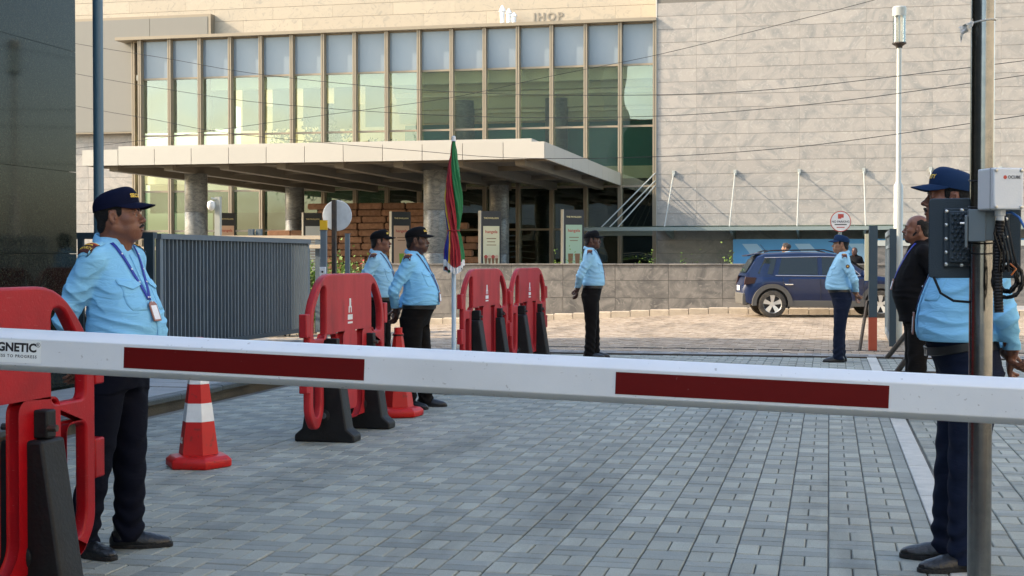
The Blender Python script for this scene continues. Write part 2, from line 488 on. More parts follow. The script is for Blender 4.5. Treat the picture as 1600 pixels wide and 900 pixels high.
# far road: small pavers, many
fb = {'far_paver': MB(), 'far_paver_grey': MB()}
yy = 20.25; r_ = 0
while yy < 35.8:
    xx = -12.0 + (r_ % 2) * .11
    while xx < 9.5:
        grey = (yy < 20.9) or (xx < -7.5 and yy < 24 and rg.random() < .7)
        b_ = fb['far_paver_grey' if grey else 'far_paver']; dz = rg.uniform(-.006, .004) + zr(xx, yy); n0 = len(b_.v)
        x0, x1, y0, y1 = xx + .006, xx + .214, yy + .006, yy + .104
        b_.v += [(x0, y0, dz-.03), (x1, y0, dz-.03), (x1, y1, dz-.03), (x0, y1, dz-.03), (x0, y0, dz), (x1, y0, dz), (x1, y1, dz), (x0, y1, dz)]
        b_.f += [[n0, n0+1, n0+5, n0+4], [n0+1, n0+2, n0+6, n0+5], [n0+2, n0+3, n0+7, n0+6], [n0+3, n0, n0+4, n0+7], [n0+4, n0+5, n0+6, n0+7]]
        xx += .22
    yy += .11; r_ += 1
for kind in fb: tag(fb[kind].build('paver_field', MATS[kind], far_road), kind='stuff')
dr = empty('drain', (0, 21.62, 0), 0, 'dark slotted drain line crossing the tan paving beyond the gate track', 'drain')
sl = MB().box(-.17, .17, -.045, .045, -.02, .008).mesh('grating'); sl.materials.append(MATS['iron'])
for k in range(36):
    o = link('grating', sl, None, dr, (-5.2 + k*.36, 0, 0))

# footpath on the left with its kerb
specks(MATS['paver_bed'], .9, .45, .6, (.20, .185, .15), .55)
fp = MB().box(-7.24, -5.96, 3.0, 12.6, -.05, .10).build('footpath', MATS['paver_bed']); tag(fp, kind='structure')
fp2 = MB().box(-9.3, -5.96, 12.605, 20.1, -.05, .10).build('footpath', MATS['paver_bed']); tag(fp2, kind='structure')
slab = MB().cbox(-.197, .197, -.197, .197, -.04, 0, .004).mesh('slab'); slab.materials.append(MATS['footpath_slab'])
for par, x0, nx, y0, ny in ((fp, -7.16, 3, 6.2, 16), (fp2, -9.2, 8, 12.7, 18)):
    for i in range(nx):
        for j in range(ny):
            link('slab', slab, None, par, (x0 + .2 + i*.4, y0 + .2 + j*.4, .122 + rg.uniform(-.002, .002)))
kst = MB().cbox(-.075, .075, -.447, .447, -.05, 0, .012).mesh('kerb_stone'); kst.materials.append(MATS['kerb_dark'])
for k in range(19):
    link('kerb_stone', kst, None, fp, (-5.885, 3.4 + k*.9, .13 + rg.uniform(-.003, .003)))

# ------------------------------------------------------------------ the granite-clad block on the left (it shades the foreground)
mg = stone_mat('black_granite', (.002, .0045, .0045), (.011, .016, .012), (.075, .068, .046), scale=40, rough=.05, rnd=.05, dist=.2, cover=(.45, .6), squash=(1, 1, 1))
mg.node_tree.nodes['Principled BSDF'].inputs['Specular IOR Level'].default_value = .13
mg.node_tree.nodes['Bump'].inputs['Strength'].default_value = .0
blk = empty('granite_building', (-9.9, 0, 0), 0, 'tall dark polished granite building beside the footpath', 'building')
MB().box(-7.0, 2.60, -30, 12.57, 0, 10.5).build('wall', MATS['kerb_dark'], blk)
MB().box(-14, -2.6, 12.575, 18.8, 0, 13).build('rear_wall', MATS['footpath_slab'], blk)
for j, (z0, z1) in enumerate([(.0, .62), (.62, 1.42), (1.42, 2.22), (2.22, 3.4), (3.4, 4.6), (4.6, 5.8), (5.8, 7.0)]):
    for k in range(5):
        y1 = 12.6 - k*1.62
        MB().box(2.605, 2.66, y1 - 1.616, y1, z0 + .002, z1 - .002).build('granite_panel', MATS['black_granite'], blk)

# unseen pale block added across the lane to bounce warm light into the shade
ob = empty('bounce_building', (10.5, 3, 0), 0, 'unseen plain cream building with rows of windows, added to bounce warm light', 'building')
mat('render_cream', (.62, .55, .43), .8, var=(1.5, .5, (.54, .47, .37)))
mat('window_dark', (.05, .06, .065), .1)
MB().box(0, 8, -20, 14, 0, 13).build('wall', MATS['render_cream'], ob)
wf = MB().box(-.04, .0, -.75, .75, 0, 1.5).mesh('window'); wf.materials.append(MATS['window_dark'])
for k in range(4):
    for j in range(9): link('window', wf, None, ob, (-.002, -18 + j*3.6, 1.1 + k*3.1))
# ------------------------------------------------------------------ the shopping building behind
stone_mat('facade_stone', (.325, .29, .245), (.205, .20, .18), (.39, .355, .30), scale=.75, rnd=.06, dist=3.2, cover=(.44, .72))
stone_mat('facade_cream', (.40, .335, .24), (.35, .30, .22), (.27, .245, .19), scale=.9, rnd=.05, dist=1.6, cover=(.5, .8))
stone_mat('wall_stone', (.165, .15, .13), (.075, .071, .064), (.22, .20, .17), scale=.8, rnd=.08, dist=3.4, cover=(.40, .66))
stone_mat('column_stone', (.19, .19, .175), (.09, .095, .09), (.33, .32, .29), scale=2.2, rnd=.04, dist=3.0, cover=(.4, .6), rough=.3)
mat('bronze_frame', (.27, .22, .15), .45, metal=.25, var=(3, .4, (.23, .185, .125)))
mat('canopy_white', (.46, .43, .36), .4, var=(2, .4, (.42, .39, .33)), rnd=.03, bump=(2, .03))
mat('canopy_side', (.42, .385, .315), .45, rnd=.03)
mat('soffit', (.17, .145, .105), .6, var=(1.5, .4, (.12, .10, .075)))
mat('spandrel', (.20, .235, .26), .12, spec=.6, var=(.8, .5, (.165, .21, .245)), rnd=.03, bump=(1.1, .03, 1))
glass_mat('facade_glass', (.84, .87, .76), .11)
glass_mat('lower_glass', (.45, .55, .48), .07)
mat('cladding_grey', (.19, .178, .145), .55, var=(1.2, .3, (.165, .155, .13)), rnd=.02)
mat('interior_cream', (.85, .81, .64), .8)
mat('reflection_panel', (.27, .245, .155), .8, var=(.7, .5, (.21, .19, .12)))  # base colour imitates the bright cream reflection in the left panes
mat('interior_olive', (.60, .57, .40), .8)
mat('interior_teal', (.04, .22, .20), .5)
mat('interior_dark', (.05, .055, .05), .8)
mat('interior_floor', (.3, .27, .22), .4)
mat('log_brick', (.25, .128, .07), .85, bump=(14, .7, 5), var=(7, .8, (.13, .06, .028)), rnd=.18)
mat('log_joint', (.04, .02, .012), .9)
mat('steel_white', (.36, .37, .33), .4, metal=.1)
mat('steel_green', (.22, .26, .235), .5, metal=.2)
mat('sign_black', (.014, .017, .02), .4)
mat('sign_gold', (.72, .58, .26), .5)
mat('poster_pink', (.62, .40, .26), .6)
mat('poster_cream', (.66, .60, .38), .6)
mat('poster_green', (.36, .46, .30), .6)
mat('poster_white', (.66, .68, .66), .6)
mat('print_red', (.45, .06, .04), .6)
mat('print_brown', (.22, .10, .04), .6)
mat('print_green', (.22, .38, .04), .6)
mat('hoarding_blue', (.10, .33, .60), .5)
mat('hoarding_pale', (.36, .56, .72), .5)
mat('plaza', (.26, .25, .23), .7, var=(2, .5, (.2, .19, .18)))
mat('white_fabric', (.78, .78, .76), .8, bump=(12, .5))
mat('dark_letter', (.25, .215, .16), .7)
mat('joint_grey', (.15, .135, .11), .9)

sheet('plaza', -34, 14, 36.80, 49.6, .0, MATS['plaza'])
YF = 50.0; GX1 = -6.05; NB = 16; S_ = (25.87 - 6.05) / 16; GX0 = GX1 - NB*S_
bld = empty('shopping_building', (-12, 50, 0), 0, 'sunlit veined stone shopping building with tall bronze framed glazing', 'building')
def bp(name, m, x0, x1, y0, y1, z0, z1, **k):
    return MB().box(x0 + 12, x1 + 12, y0 - 50, y1 - 50, z0, z1).build(name, m, bld, **k)
def panel_mesh(w, h, t=.03):
    return MB().cbox(-w/2 + .0015, w/2 - .0015, -h/2 + .0045, h/2 - .0045, -t, 0, .003).mesh('panel')
bp('backing_wall', MATS['joint_grey'], -6.0, 13, 49.79, 50.2, 0, 12.4)
bp('upper_wall', MATS['interior_dark'], -33, -6.0, 50.74, 51.2, 9.6, 12.4)
bp('left_wall', MATS['interior_dark'], -33, -26.4, 50.74, 51.2, 0, 9.6)
# right wall panels
xe = [-6.0, -4.58, -3.2, -1.03, 1.19, 3.39, 5.59, 7.8, 10.0, 12.2]; CH = .4636; zb = 2.52 - CH*5
ww = bp('stone_wall', MATS['joint_grey'], -5.99, 12.2, 49.775, 49.789, 0, 12)
cache = {}
def panel(par, x, y, z, w, h, m, name='stone_panel'):
    key = (round(w, 3), round(h, 3), m)
    if key not in cache:
        cache[key] = panel_mesh(w, h); cache[key].materials.append(MATS[m])
    o = link(name, cache[key], None, par, (x, y, z), UPRIGHT)
    return o
for c in range(len(xe) - 1):
    for r_ in range(22):
        z = zb + r_*CH
        panel(bld, (xe[c]+xe[c+1])/2 + 12, -.25 - .03*0, z + CH/2, xe[c+1]-xe[c], CH, 'facade_stone')
MB().box(5.985, 6.03, -.262, .6, .2, 12.4).build('corner_highlight', MATS['canopy_white'], bld)  # pale strip standing in for the highlight along the wall corner
for r_ in range(6):
    off = 0 if r_ % 2 else 1.2
    for k in range(13):
        x = -34 + off + k*2.4
        x1 = min(x + 2.4, -6.03)
        if x1 - x > .2: panel(bld, (x+x1)/2 + 12, .70, 9.62 + r_*CH + CH/2, x1 - x, CH, 'facade_cream')
for r_ in range(14):
    for k in range(3):
        x = -33.2 + k*2.3 + (.0 if r_ % 2 else .0)
        panel(bld, x + 1.15 + 12, .70, r_*.46 + .23, 2.3, .46, 'facade_stone')
# grey clad box behind the glazing head
bx = bp('clad_box', MATS['bronze_frame'], -33, -23.2, 50.34, 50.72, 6.3, 10.8)
for k in range(4):
    MB().box(-33 + 12 + k*2.42 + .01, -33 + 12 + (k+1)*2.42 - .01, .325, .338, 6.36, 10.70).build('clad_panel', MATS['cladding_grey'], bx)
# glazing: mullions, transoms, panes
mm = MB().box(-.065, -.012, -.30, 0, 0, 9.78).box(.012, .065, -.30, 0, 0, 9.78).box(-.012, .012, -.27, -.02, 0, 9.78).mesh('mullion'); mm.materials.append(MATS['bronze_frame'])
for k in range(NB + 1): link('mullion', mm, None, bld, (GX0 + k*S_ + 12, 0, 0))
link('mullion', mm, None, bld, (GX0 - .42 + 12, .3, 0))
hw = S_/2 - .068
tmesh = MB().box(-hw, hw, -.10, -.02, -.035, .035).mesh('transom'); tmesh.materials.append(MATS['bronze_frame'])
rows = [(8.34, 9.74, 'spandrel', 'spandrel_pane'), (6.16, 8.26, 'facade_glass', 'pane'), (4.02, 6.08, 'facade_glass', 'pane'), (2.5, 3.94, 'lower_glass', 'pane'), (.05, 2.42, 'lower_glass', 'pane')]
for z in (8.30, 6.12, 3.98, 2.46):
    for k in range(NB): link('transom', tmesh, None, bld, (GX0 + (k+.5)*S_ + 12, 0, z))
for z0, z1, m, nm in rows:
    pm = MB().box(-hw, hw, -.052, -.040, z0, z1).mesh(nm); pm.materials.append(MATS[m])
    for k in range(NB):
        o = link(nm, pm, None, bld, (GX0 + (k+.5)*S_ + 12, rg.uniform(-.004, .004), 0)); o.rotation_euler = (rg.gauss(0, .0012), 0, rg.gauss(0, .0025))
    sm_ = MB().box(-.19, .19, -.006, .006, z0, z1).mesh(nm); sm_.materials.append(MATS[m])
    link(nm, sm_, None, bld, (GX0 - .22 + 12, .15, 0), (0, 0, -.9))
bp('head_coping', MATS['bronze_frame'], GX0 - .95, -5.99, 49.58, 50.72, 9.785, 9.90)
bp('head_soffit', MATS['bronze_frame'], GX0 - .4, -6.0, 49.95, 50.7, 9.745, 9.78)
# inside: floors, bulkheads, columns, panels coloured as the left panes' cream reflection
bp('floor', MATS['interior_floor'], -26.2, -6.1, 50.05, 62, -.02, .0)
bp('upper_floor', MATS['interior_cream'], -26.2, -6.1, 50.5, 62, 4.3, 4.75)
bp('back_wall', MATS['interior_olive'], -26.2, -6.1, 60, 60.2, 4.75, 10)
bp('lower_back_wall', MATS['interior_dark'], -26.2, -6.1, 57, 57.2, 0, 4.3)
bp('ceiling', MATS['interior_cream'], -26.2, -6.1, 50.1, 62, 8.3, 8.5)
bp('bulkhead', MATS['interior_cream'], -26.2, -6.1, 50.35, 50.6, 7.86, 8.29)
bp('bulkhead', MATS['interior_olive'], -16.0, -6.1, 50.7, 50.9, 7.62, 7.90)
bp('bulkhead', MATS['interior_cream'], -16.0, -6.1, 50.9, 51.1, 7.45, 7.60)
bp('bulkhead', MATS['interior_olive'], -16.0, -6.1, 51.1, 51.3, 7.0, 7.44)
bp('bulkhead', MATS['interior_cream'], -16.0, -6.1, 51.3, 51.5, 6.86, 6.98)
bp('bulkhead', MATS['interior_olive'], -16.0, -6.1, 51.5, 51.7, 6.55, 6.85)
bp('shop_front', MATS['interior_teal'], -16.0, -6.1, 52.2, 52.4, 4.75, 6.54)
bp('lower_bulkhead', MATS['interior_cream'], -26.2, -16.4, 51.2, 51.5, 3.2, 4.3)
for x in (-18.7, -9.85, -13.4): MB().lathe([(.42, 4.75), (.42, 7.3)], 24).build('inner_column', MATS['column_stone'], bld, (x + 12, 1.15, 0), smooth=40)
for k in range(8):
    bp('reflection_panel', MATS['reflection_panel'], GX0 + k*S_ + .15, GX0 + (k+1)*S_ - .12, 50.55, 50.57, 6.3 + .05*(k % 3), 8.25)
bp('door_leaf', MATS['soffit'], -8.75, -8.3, 50.15, 50.2, .3, 1.65); bp('door_leaf', MATS['soffit'], -11.4, -11.05, 50.15, 50.2, .1, 1.2)
bp('side_wall', MATS['interior_dark'], -6.12, -6.06, 50.3, 62, 0, 10)
bp('roof', MATS['interior_dark'], -33, 13, 50.75, 66, 12.4, 12.6)
# faint letters and wrapped parasols above the glazing
lt = text_mesh('IHOP', .40, .012, bold=.01, spacing=1.3)
link('lettering', lt, MATS['dark_letter'], bld, on_y(856, 28, 50.69) + Vector((12, -50, 0)), UPRIGHT)
for u, v, h in ((785, 12, 'tallest'), (795, 17, 'middle'), (803, 23, 'shortest')):
    p = on_y(u, v, 50.3)
    ps = empty('folded_parasol', (p.x, p.y, 9.90), 0, h + ' of the folded white parasols on the ledge above the glazing', 'parasol', 'folded parasols on the ledge')
    zt = max(p.z - 9.90, .35) + .05
    MB().lathe([(.07, 0), (.085, zt*.35), (.09, zt*.68), (.06, zt*.74)], 10).build('cover', MATS['white_fabric'], ps, smooth=50)
    MB().lathe([(.13, zt*.70), (.10, zt*.82), (.045, zt*.95), (.01, zt)], 8).build('cap', MATS['white_fabric'], ps)

# ------------------------------------------------------------------ entrance canopy
can = empty('entrance_canopy', (-13.9, 43, 0), 0, 'flat cream panelled entrance canopy on round granite columns', 'canopy')
CX0, CX1, CY0, CY1, CZ0, CZ1 = -20.5, -7.25, 36.0, 49.68, 4.0, 4.44
ox, oy = 13.9, -43
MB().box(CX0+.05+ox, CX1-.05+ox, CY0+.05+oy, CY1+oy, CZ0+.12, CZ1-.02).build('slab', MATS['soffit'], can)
MB().box(CX0+.85+ox, CX1-.45+ox, CY0+.5+oy, CY1+oy, CZ1-.018, CZ1+.13).build('upper_tier', MATS['canopy_white'], can)
n = 12; w = (CX1-CX0)/n
fpn = MB().box(-w/2+.008, w/2-.008, 0, .05, CZ0, CZ1).mesh('fascia_panel'); fpn.materials.append(MATS['canopy_white'])
for k in range(n): link('fascia_panel', fpn, None, can, (CX0 + (k+.5)*w + ox, CY0 - .002 + oy, 0))
n = 10; w = (CY1-CY0-.06)/n
spn = MB().box(0, .05, -w/2+.008, w/2-.008, CZ0, CZ1).mesh('side_panel'); spn.materials.append(MATS['canopy_side'])
for k in range(n):
    link('side_panel', spn, None, can, (CX1 - .048 + ox, CY0 + .055 + (k+.5)*w + oy, 0))
    link('side_panel', spn, None, can, (CX0 - .002 + ox, CY0 + .055 + (k+.5)*w + oy, 0))
for k in range(8):
    x = CX0 + .75 + k*1.68
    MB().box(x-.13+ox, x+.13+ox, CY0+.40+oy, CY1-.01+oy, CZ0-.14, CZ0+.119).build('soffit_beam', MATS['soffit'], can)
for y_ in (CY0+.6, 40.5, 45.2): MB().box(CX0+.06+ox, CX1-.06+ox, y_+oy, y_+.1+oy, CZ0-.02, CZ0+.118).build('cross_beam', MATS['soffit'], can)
for u, Y in ((307, 38.2), (680, 38.2), (461, 46.2), (780, 46.2)):
    p = on_y(u, 300, Y)
    for k, (z0, z1) in enumerate(((0, 1.55), (1.56, 2.75), (2.76, 3.87))):
        MB().lathe([(.325, z0), (.33, z0+.012), (.33, z1-.012), (.325, z1)], 28).build('column_drum', MATS['column_stone'], can, (p.x+ox, p.y+oy, 0), smooth=40)

# ------------------------------------------------------------------ brown log-like block wall under the canopy
lw = empty('block_wall', (-14, 45, 0), 0, 'stepped wall of rounded brown blocks under the entrance canopy', 'wall')
rgb = random.Random(5)
blm = {}
def blockm(l):
    l = round(l, 2)
    if l not in blm:
        me = MB().box(-l/2+.012, l/2-.012, -.11, .11, .012, .213).mesh('block'); bm = bmesh.new(); bm.from_mesh(me)
        bmesh.ops.bevel(bm, geom=bm.edges[:], offset=.028, segments=2, affect='EDGES'); bm.to_mesh(me); bm.free(); shade(me, 60); me.materials.append(MATS['log_brick']); blm[l] = me
    return blm[l]
for r_ in range(14):
    z = .12 + r_*.225
    xa = -16.9 if r_ > 9 else (-18.4 if r_ > 5 else -18.9)
    xb = -11.6 if r_ < 9 else (-12.2 if r_ < 11 else -13.0)
    x = xa + (r_ % 2)*-.35 + rgb.uniform(0, .1)
    while x < xb:
        l = rgb.choice((.55, .78, .86, .95))
        link('block', blockm(l), None, lw, (x + l/2 + 14, rgb.uniform(-.03, .03), z)); x += l
MB().box(-4.4, 2.2, .02, .09, 0, 1.3).build('joint_backing', MATS['log_joint'], lw); MB().box(-2.9, 1.2, .021, .088, 1.3, 3.15).build('joint_backing', MATS['log_joint'], lw)

# ------------------------------------------------------------------ totem signs
def totem(u, Y, top, poster, title, lines, lab, yaw=30):
    p = on_y(u, 400, Y)
    H = EYE + (406 - top)/FOC * (p.y*_ca - p.x*_sa)
    t = empty('totem_sign', (p.x, p.y, 0), R(yaw), lab, 'sign', 'totem signs outside the entrance')
    MB().box(-.29, .29, -.10, .14, 0, H).build('body', MATS['sign_black'], t)
    MB().box(-.31, -.292, -.104, .144, 0, H+.01).build('side_panel', MATS['poster_pink'] if False else MATS['canopy_white'], t)
    ps = MB().box(-.235, .235, -.112, -.1005, H-1.85, H-.42).build('poster', MATS[poster], t)
    link('lettering', text_mesh('THE PAVILLION', .062, .001, bold=.0012), MATS['sign_gold'], t, (0, -.1015, H-.2), UPRIGHT)
    link('lettering', text_mesh(title, .12, .001, bold=.002), MATS['print_red'], ps, (0, -.1135, H-.58), UPRIGHT)
    for k in range(lines):
        MB().box(-.14 + .02*(k % 2), .14 - .03*(k % 2), -.1138, -.1125, H-.78-k*.09, H-.76-k*.09).build('print_line', MATS['print_brown'], ps)
    return t, ps, H
t, ps, H = totem(766, 38.4, 330, 'poster_cream', 'hangela', 3, 'black totem sign with a cream poster of four ice cream cones', 30)
for k in range(4):
    x = -.16 + k*.105
    MB().prism([(x-.045, H-1.32), (x+.045, H-1.32), (x+.005, H-1.68), (x-.005, H-1.68)], -.1138, -.1125).build('printed_cone', MATS['print_brown'], ps)
    MB().lathe([(.001, .0015), (.055, .001), (.055, 0)], 10, Matrix.Translation((x, -.1125, H-1.28)) @ Matrix.Rotation(math.pi/2, 4, 'X')).build('printed_scoop', MATS['poster_pink' if k % 2 else 'print_red'], ps)
t, ps, H = totem(895, 38.8, 328, 'poster_green', 'hangela', 2, 'black totem sign with a green poster of two tall brown drinks', 27)
for x in (-.1, .1): MB().prism([(x-.075, H-1.22), (x+.075, H-1.22), (x+.05, H-1.62), (x-.05, H-1.62)], -.1138, -.1125).build('printed_glass', MATS['print_brown'], ps)
t, ps, H = totem(626, 40.5, 331, 'poster_pink', 'hangela', 2, 'black totem sign with a pink poster of a green drink', 32)
MB().prism([(-.075, H-1.25), (.075, H-1.25), (.055, H-1.62), (-.055, H-1.62)], -.1138, -.1125).build('printed_glass', MATS['print_green'], ps)
t, ps, H = totem(488, 42.5, 333, 'poster_white', '', 12, 'black totem sign with a white list in rows of small print', 32)
t, ps, H = totem(354, 43.5, 333, 'poster_pink', 'hangela', 2, 'black totem sign beside the white dome camera post', 32)

# ------------------------------------------------------------------ glass canopy on rods along the right wall
gc = empty('glass_canopy', (2, 49, 0), 0, 'shallow glass and steel canopy hung on rods from the stone wall', 'canopy')
glass_mat('canopy_glass', (.70, .80, .74), .12)
MB().box(-10.1, 10, -2.15, -2.03, 2.33, 2.45).build('front_beam', MATS['steel_green'], gc)
MB().box(-8.0, 10, .55, .72, 2.44, 2.56).build('wall_beam', MATS['steel_green'], gc)
MB().box(-10.1, -8.0, -.30, -.2, 2.2, 2.46).build('end_beam', MATS['steel_green'], gc)
x0 = -10.05
k = 0
while x0 < 9.5:
    MB().box(x0+.01, x0+2.2, -2.02, (.54 if x0 > -8.1 else -.31), 2.47, 2.49).build('glass_sheet', MATS['canopy_glass'], gc); x0 += 2.21
for u in (1052, 1148, 1248, 1349, 1453, 1562):
    p = on_y(u, 271, 49.7)
    X = p.x - 2
    MB().tube([(X, .74, 4.42), (X, -2.05, 2.46)], .022, 8).build('rod', MATS['steel_white'], gc, smooth=40)
    MB().box(X-.05, X+.05, .66, .749, 4.32, 4.5).build('wall_plate', MATS['steel_white'], gc)
    MB().prism([(-2.0, 2.44), (.54, 2.44), (.54, 2.2), (.2, 2.2), (-1.9, 2.36)], X-.04, X+.04, Matrix.Rotation(math.pi/2, 4, 'Z') @ Matrix.Identity(4)).build('bracket', MATS['steel_green'], gc) if False else \
    MB().add([(X-.03, -1.9, 2.44), (X+.03, -1.9, 2.44), (X-.03, .72, 2.44), (X+.03, .72, 2.44), (X-.03, .72, 2.08), (X+.03, .72, 2.08), (X-.03, .3, 2.08), (X+.03, .3, 2.08), (X-.03, -1.9, 2.34), (X+.03, -1.9, 2.34)],
             [(0,1,3,2), (2,3,5,4), (4,5,7,6), (6,7,9,8), (8,9,1,0), (0,2,4,6,8), (1,3,5,7,9)]).build('bracket', MATS['steel_green'], gc)
for j, zt in enumerate((4.42, 4.15, 3.98)):
    MB().tube([(-8.02, .70, zt), (-9.5 + j*.28, -2.05, 2.46)], .022, 8).build('rod', MATS['steel_white'], gc, smooth=40)

# blue hoarding and the low wall at its end
hb = empty('hoarding', (2, 48.4, 0), 0, 'blue printed hoarding with pale slanted stripes below the glass canopy', 'hoarding')
MB().box(-5.2, 4.2, -.02, .02, 0, 2.06).build('board', MATS['hoarding_blue'], hb)
for k in range(5):
    x = -4.9 + k*1.75
    MB().prism([(x, 1.9), (x+.5, 1.9), (x+1.9, .4), (x+1.2, .4)], -.026, -.0205).build('printed_stripe', MATS['hoarding_pale'], hb)
lw2 = empty('boundary_wall', (2.9, 44.2, 0), 0, 'short brown stone wall with a white coping behind the parked car', 'wall')
MB().box(-1.6, 3.4, -.15, .15, 0, 1.78).build('stonework', MATS['wall_stone'], lw2)
MB().box(-1.65, 3.45, -.19, .19, 1.783, 1.95).build('coping', MATS['steel_white'], lw2)

# ------------------------------------------------------------------ low granite wall and kerb by the far road
gw = empty('granite_wall', (-12.5, 36.75, 0), 0, 'low swirling grey granite wall along the sunlit road', 'wall')
MB().box(0, 14.0, .03, .32, -.7, 1.22).build('core', MATS['interior_dark'], gw)
for z0, z1 in ((-.55, -.1), (-.1, .36), (.36, .82), (.82, 1.22)):
    for k in range(10):
        me = MB().cbox(.004, 1.396, z0 + .004, z1 - .004, -.03, 0, .003).mesh('granite_slab'); me.materials.append(MATS['wall_stone'])
        link('granite_slab', me, None, gw, (k*1.4, 0, 0), UPRIGHT)
    me = MB().cbox(.004, .33, z0 + .004, z1 - .004, -.03, 0, .003).mesh('granite_slab'); me.materials.append(MATS['wall_stone'])
    link('granite_slab', me, None, gw, (-.002, .34, 0), (math.pi/2, 0, -math.pi/2))
for k in range(10): MB().cbox(k*1.4+.004, k*1.4+1.396, -.035, .36, 1.222, 1.262, .005).build('coping_slab', MATS['wall_stone'], gw)
kb = MB().grid([[(x, 36.18, zr(x, 36) + .10) for x in np.linspace(-15, 10, 26)], [(x, 36.78, zr(x, 36) + .12) for x in np.linspace(-15, 10, 26)]]).build('verge', MATS['kerb_tan']); tag(kb, kind='structure')
for k in range(48):
    x = -14 + k*.5; zz = zr(x + .25, 36)
    MB().cbox(x + .008, x + .492, 36.0, 36.175, zz - .08, zz + .15 + rg.uniform(-.008, .008), .02).build('kerb_stone', MATS['kerb_tan'], kb)
# ------------------------------------------------------------------ objects
mat('boom_white', (.62, .66, .69), .38, var=(6, .35, (.50, .54, .57)), bump=(300, .03))
mat('boom_red', (.105, .0015, .0015), .5, spec=.15, var=(30, .3, (.085, .001, .001)))
mat('sticker', (.70, .74, .74), .4)
mat('ink', (.008, .008, .01), .5)
mat('plastic_red', (.36, .003, .008), .45, spec=.22, var=(3.2, .75, (.20, .002, .005)), bump=(90, .06))
mat('plastic_red_faded', (.40, .022, .028), .5, spec=.25, var=(2.6, .8, (.24, .006, .010)), streak=(2, 2, .35), bump=(90, .06))
mat('rubber_black', (.003, .003, .0035), .6, spec=.3, bump=(60, .15), var=(8, .7, (.012, .013, .013)))
mat('cone_red', (.45, .010, .008), .45, spec=.3, var=(5, .5, (.32, .006, .006)))
mat('reflective_white', (.66, .68, .68), .4, var=(14, .5, (.5, .5, .5)))
mat('gate_paint', (.022, .042, .058), .45, spec=.35, var=(4, .5, (.032, .052, .066)), rnd=.12)
mat('gate_paint_light', (.105, .135, .155), .5, var=(4, .5, (.08, .10, .12)), rnd=.1)
mat('rail_cream', (.42, .36, .27), .55, var=(5, .5, (.30, .25, .18)))
mat('pole_paint', (.05, .115, .165), .4, var=(3, .4, (.045, .10, .145)))
mat('steel_polished', (.20, .21, .215), .18, metal=1.0, bump=(200, .02), var=(30, .4, (.4, .39, .37)))
mat('plate_black', (.010, .024, .036), .5, bump=(220, .12))
mat('box_grey', (.60, .63, .65), .45, bump=(150, .05))
mat('bracket_grey', (.11, .135, .155), .4, metal=.5)
mat('screw', (.55, .55, .52), .3, metal=.9)
mat('cable_black', (.004, .004, .0045), .5, spec=.3)
mat('cable_blue', (.02, .10, .32), .5)
mat('cable_orange', (.35, .09, .01), .5)
mat('orange_paint', (.30, .045, .012), .6, var=(8, .5, (.3, .06, .03)))
mat('disc_white', (.60, .63, .63), .5, var=(9, .6, (.45, .47, .46)))
mat('sign_white', (.72, .70, .66), .5)
mat('yellow_plastic', (.72, .42, .01), .5)
mat('umb_red', (.27, .004, .012), .7, bump=(30, .4))
mat('umb_green', (.004, .13, .035), .7, bump=(30, .4))
mat('umb_yellow', (.55, .36, .03), .7)
mat('umb_blue', (.008, .016, .20), .7, bump=(30, .4))
mat('umb_white', (.66, .66, .66), .7, bump=(30, .4))
mat('pole_pale', (.45, .56, .66), .4)
mat('car_blue', (.0022, .010, .042), .35, spec=.3, coat=.3)
mat('car_clad', (.075, .07, .06), .7, bump=(120, .1))
mat('car_glass', (.010, .014, .013), .05, spec=.5)
mat('tyre', (.022, .019, .016), .85, var=(12, .7, (.10, .085, .062)))
mat('alloy', (.60, .60, .58), .3, metal=.8)
mat('lamp_red', (.022, .004, .005), .3)
mat('lamp_glass', (.62, .62, .58), .25)
mat('chrome', (.7, .7, .7), .12, metal=1.0)
mat('leaf_bright', (.16, .25, .028), .6, rnd=.1, var=(9, .6, (.09, .16, .02)))
mat('leaf_dark', (.05, .10, .02), .6, var=(9, .6, (.03, .06, .015)))
mat('flower_red', (.42, .03, .025), .6)
mat('stem', (.09, .06, .035), .8)
mat('film', (.45, .45, .42), .3, spec=.6)

specks(MATS['boom_white'], 75, .68, .74, (.2, .2, .2), .6)
specks(MATS['boom_white'], 3, .52, .75, (.40, .41, .40), .5, (.4, 1, 1))
specks(MATS['boom_red'], 70, .71, .76, (.2, .1, .1), .4)
for n_ in ('plastic_red', 'plastic_red_faded'):
    specks(MATS[n_], 34, .66, .74, (.42, .10, .10), .4, (1, 1, 4))
    specks(MATS[n_], 5, .55, .75, (.12, .01, .012), .6, (1, 1, .5))
specks(MATS['cone_red'], 30, .60, .70, (.16, .02, .015), .7)
# --- barrier boom across the entrance
pL, pR = at(0, 545, 3.52), at(1600, 627.5, 3.14)
dv = (pR - pL).normalized(); p0 = pL - dv*.95; p1 = pR + dv*.9; LB = (p1 - p0).length
rzb = math.atan2(dv.y, dv.x); ryb = -math.asin(dv.z)
boom = empty('barrier_boom', p0, 0, 'white octagonal barrier boom with dark red stripes across the entrance', 'barrier')
boom.rotation_euler = (0, ryb, rzb)
hh_, dd_, c1, c2 = .051, .042, .020, .016
prof = [(-dd_, -hh_+c2), (-dd_+c2*1.2, -hh_), (dd_-c2, -hh_), (dd_, -hh_+c2), (dd_, hh_-c1), (dd_-c1, hh_), (-dd_+c1*1.25, hh_), (-dd_, hh_-c1)]
vs = [(0, y, z) for y, z in prof] + [(LB, y, z) for y, z in prof]
MB().add(vs, [tuple(range(8)), tuple(range(15, 7, -1))] + [(i, i+8, (i+1) % 8+8, (i+1) % 8) for i in range(8)]).build('boom_profile', MATS['boom_white'], boom, bevel=.0022, seg=2)
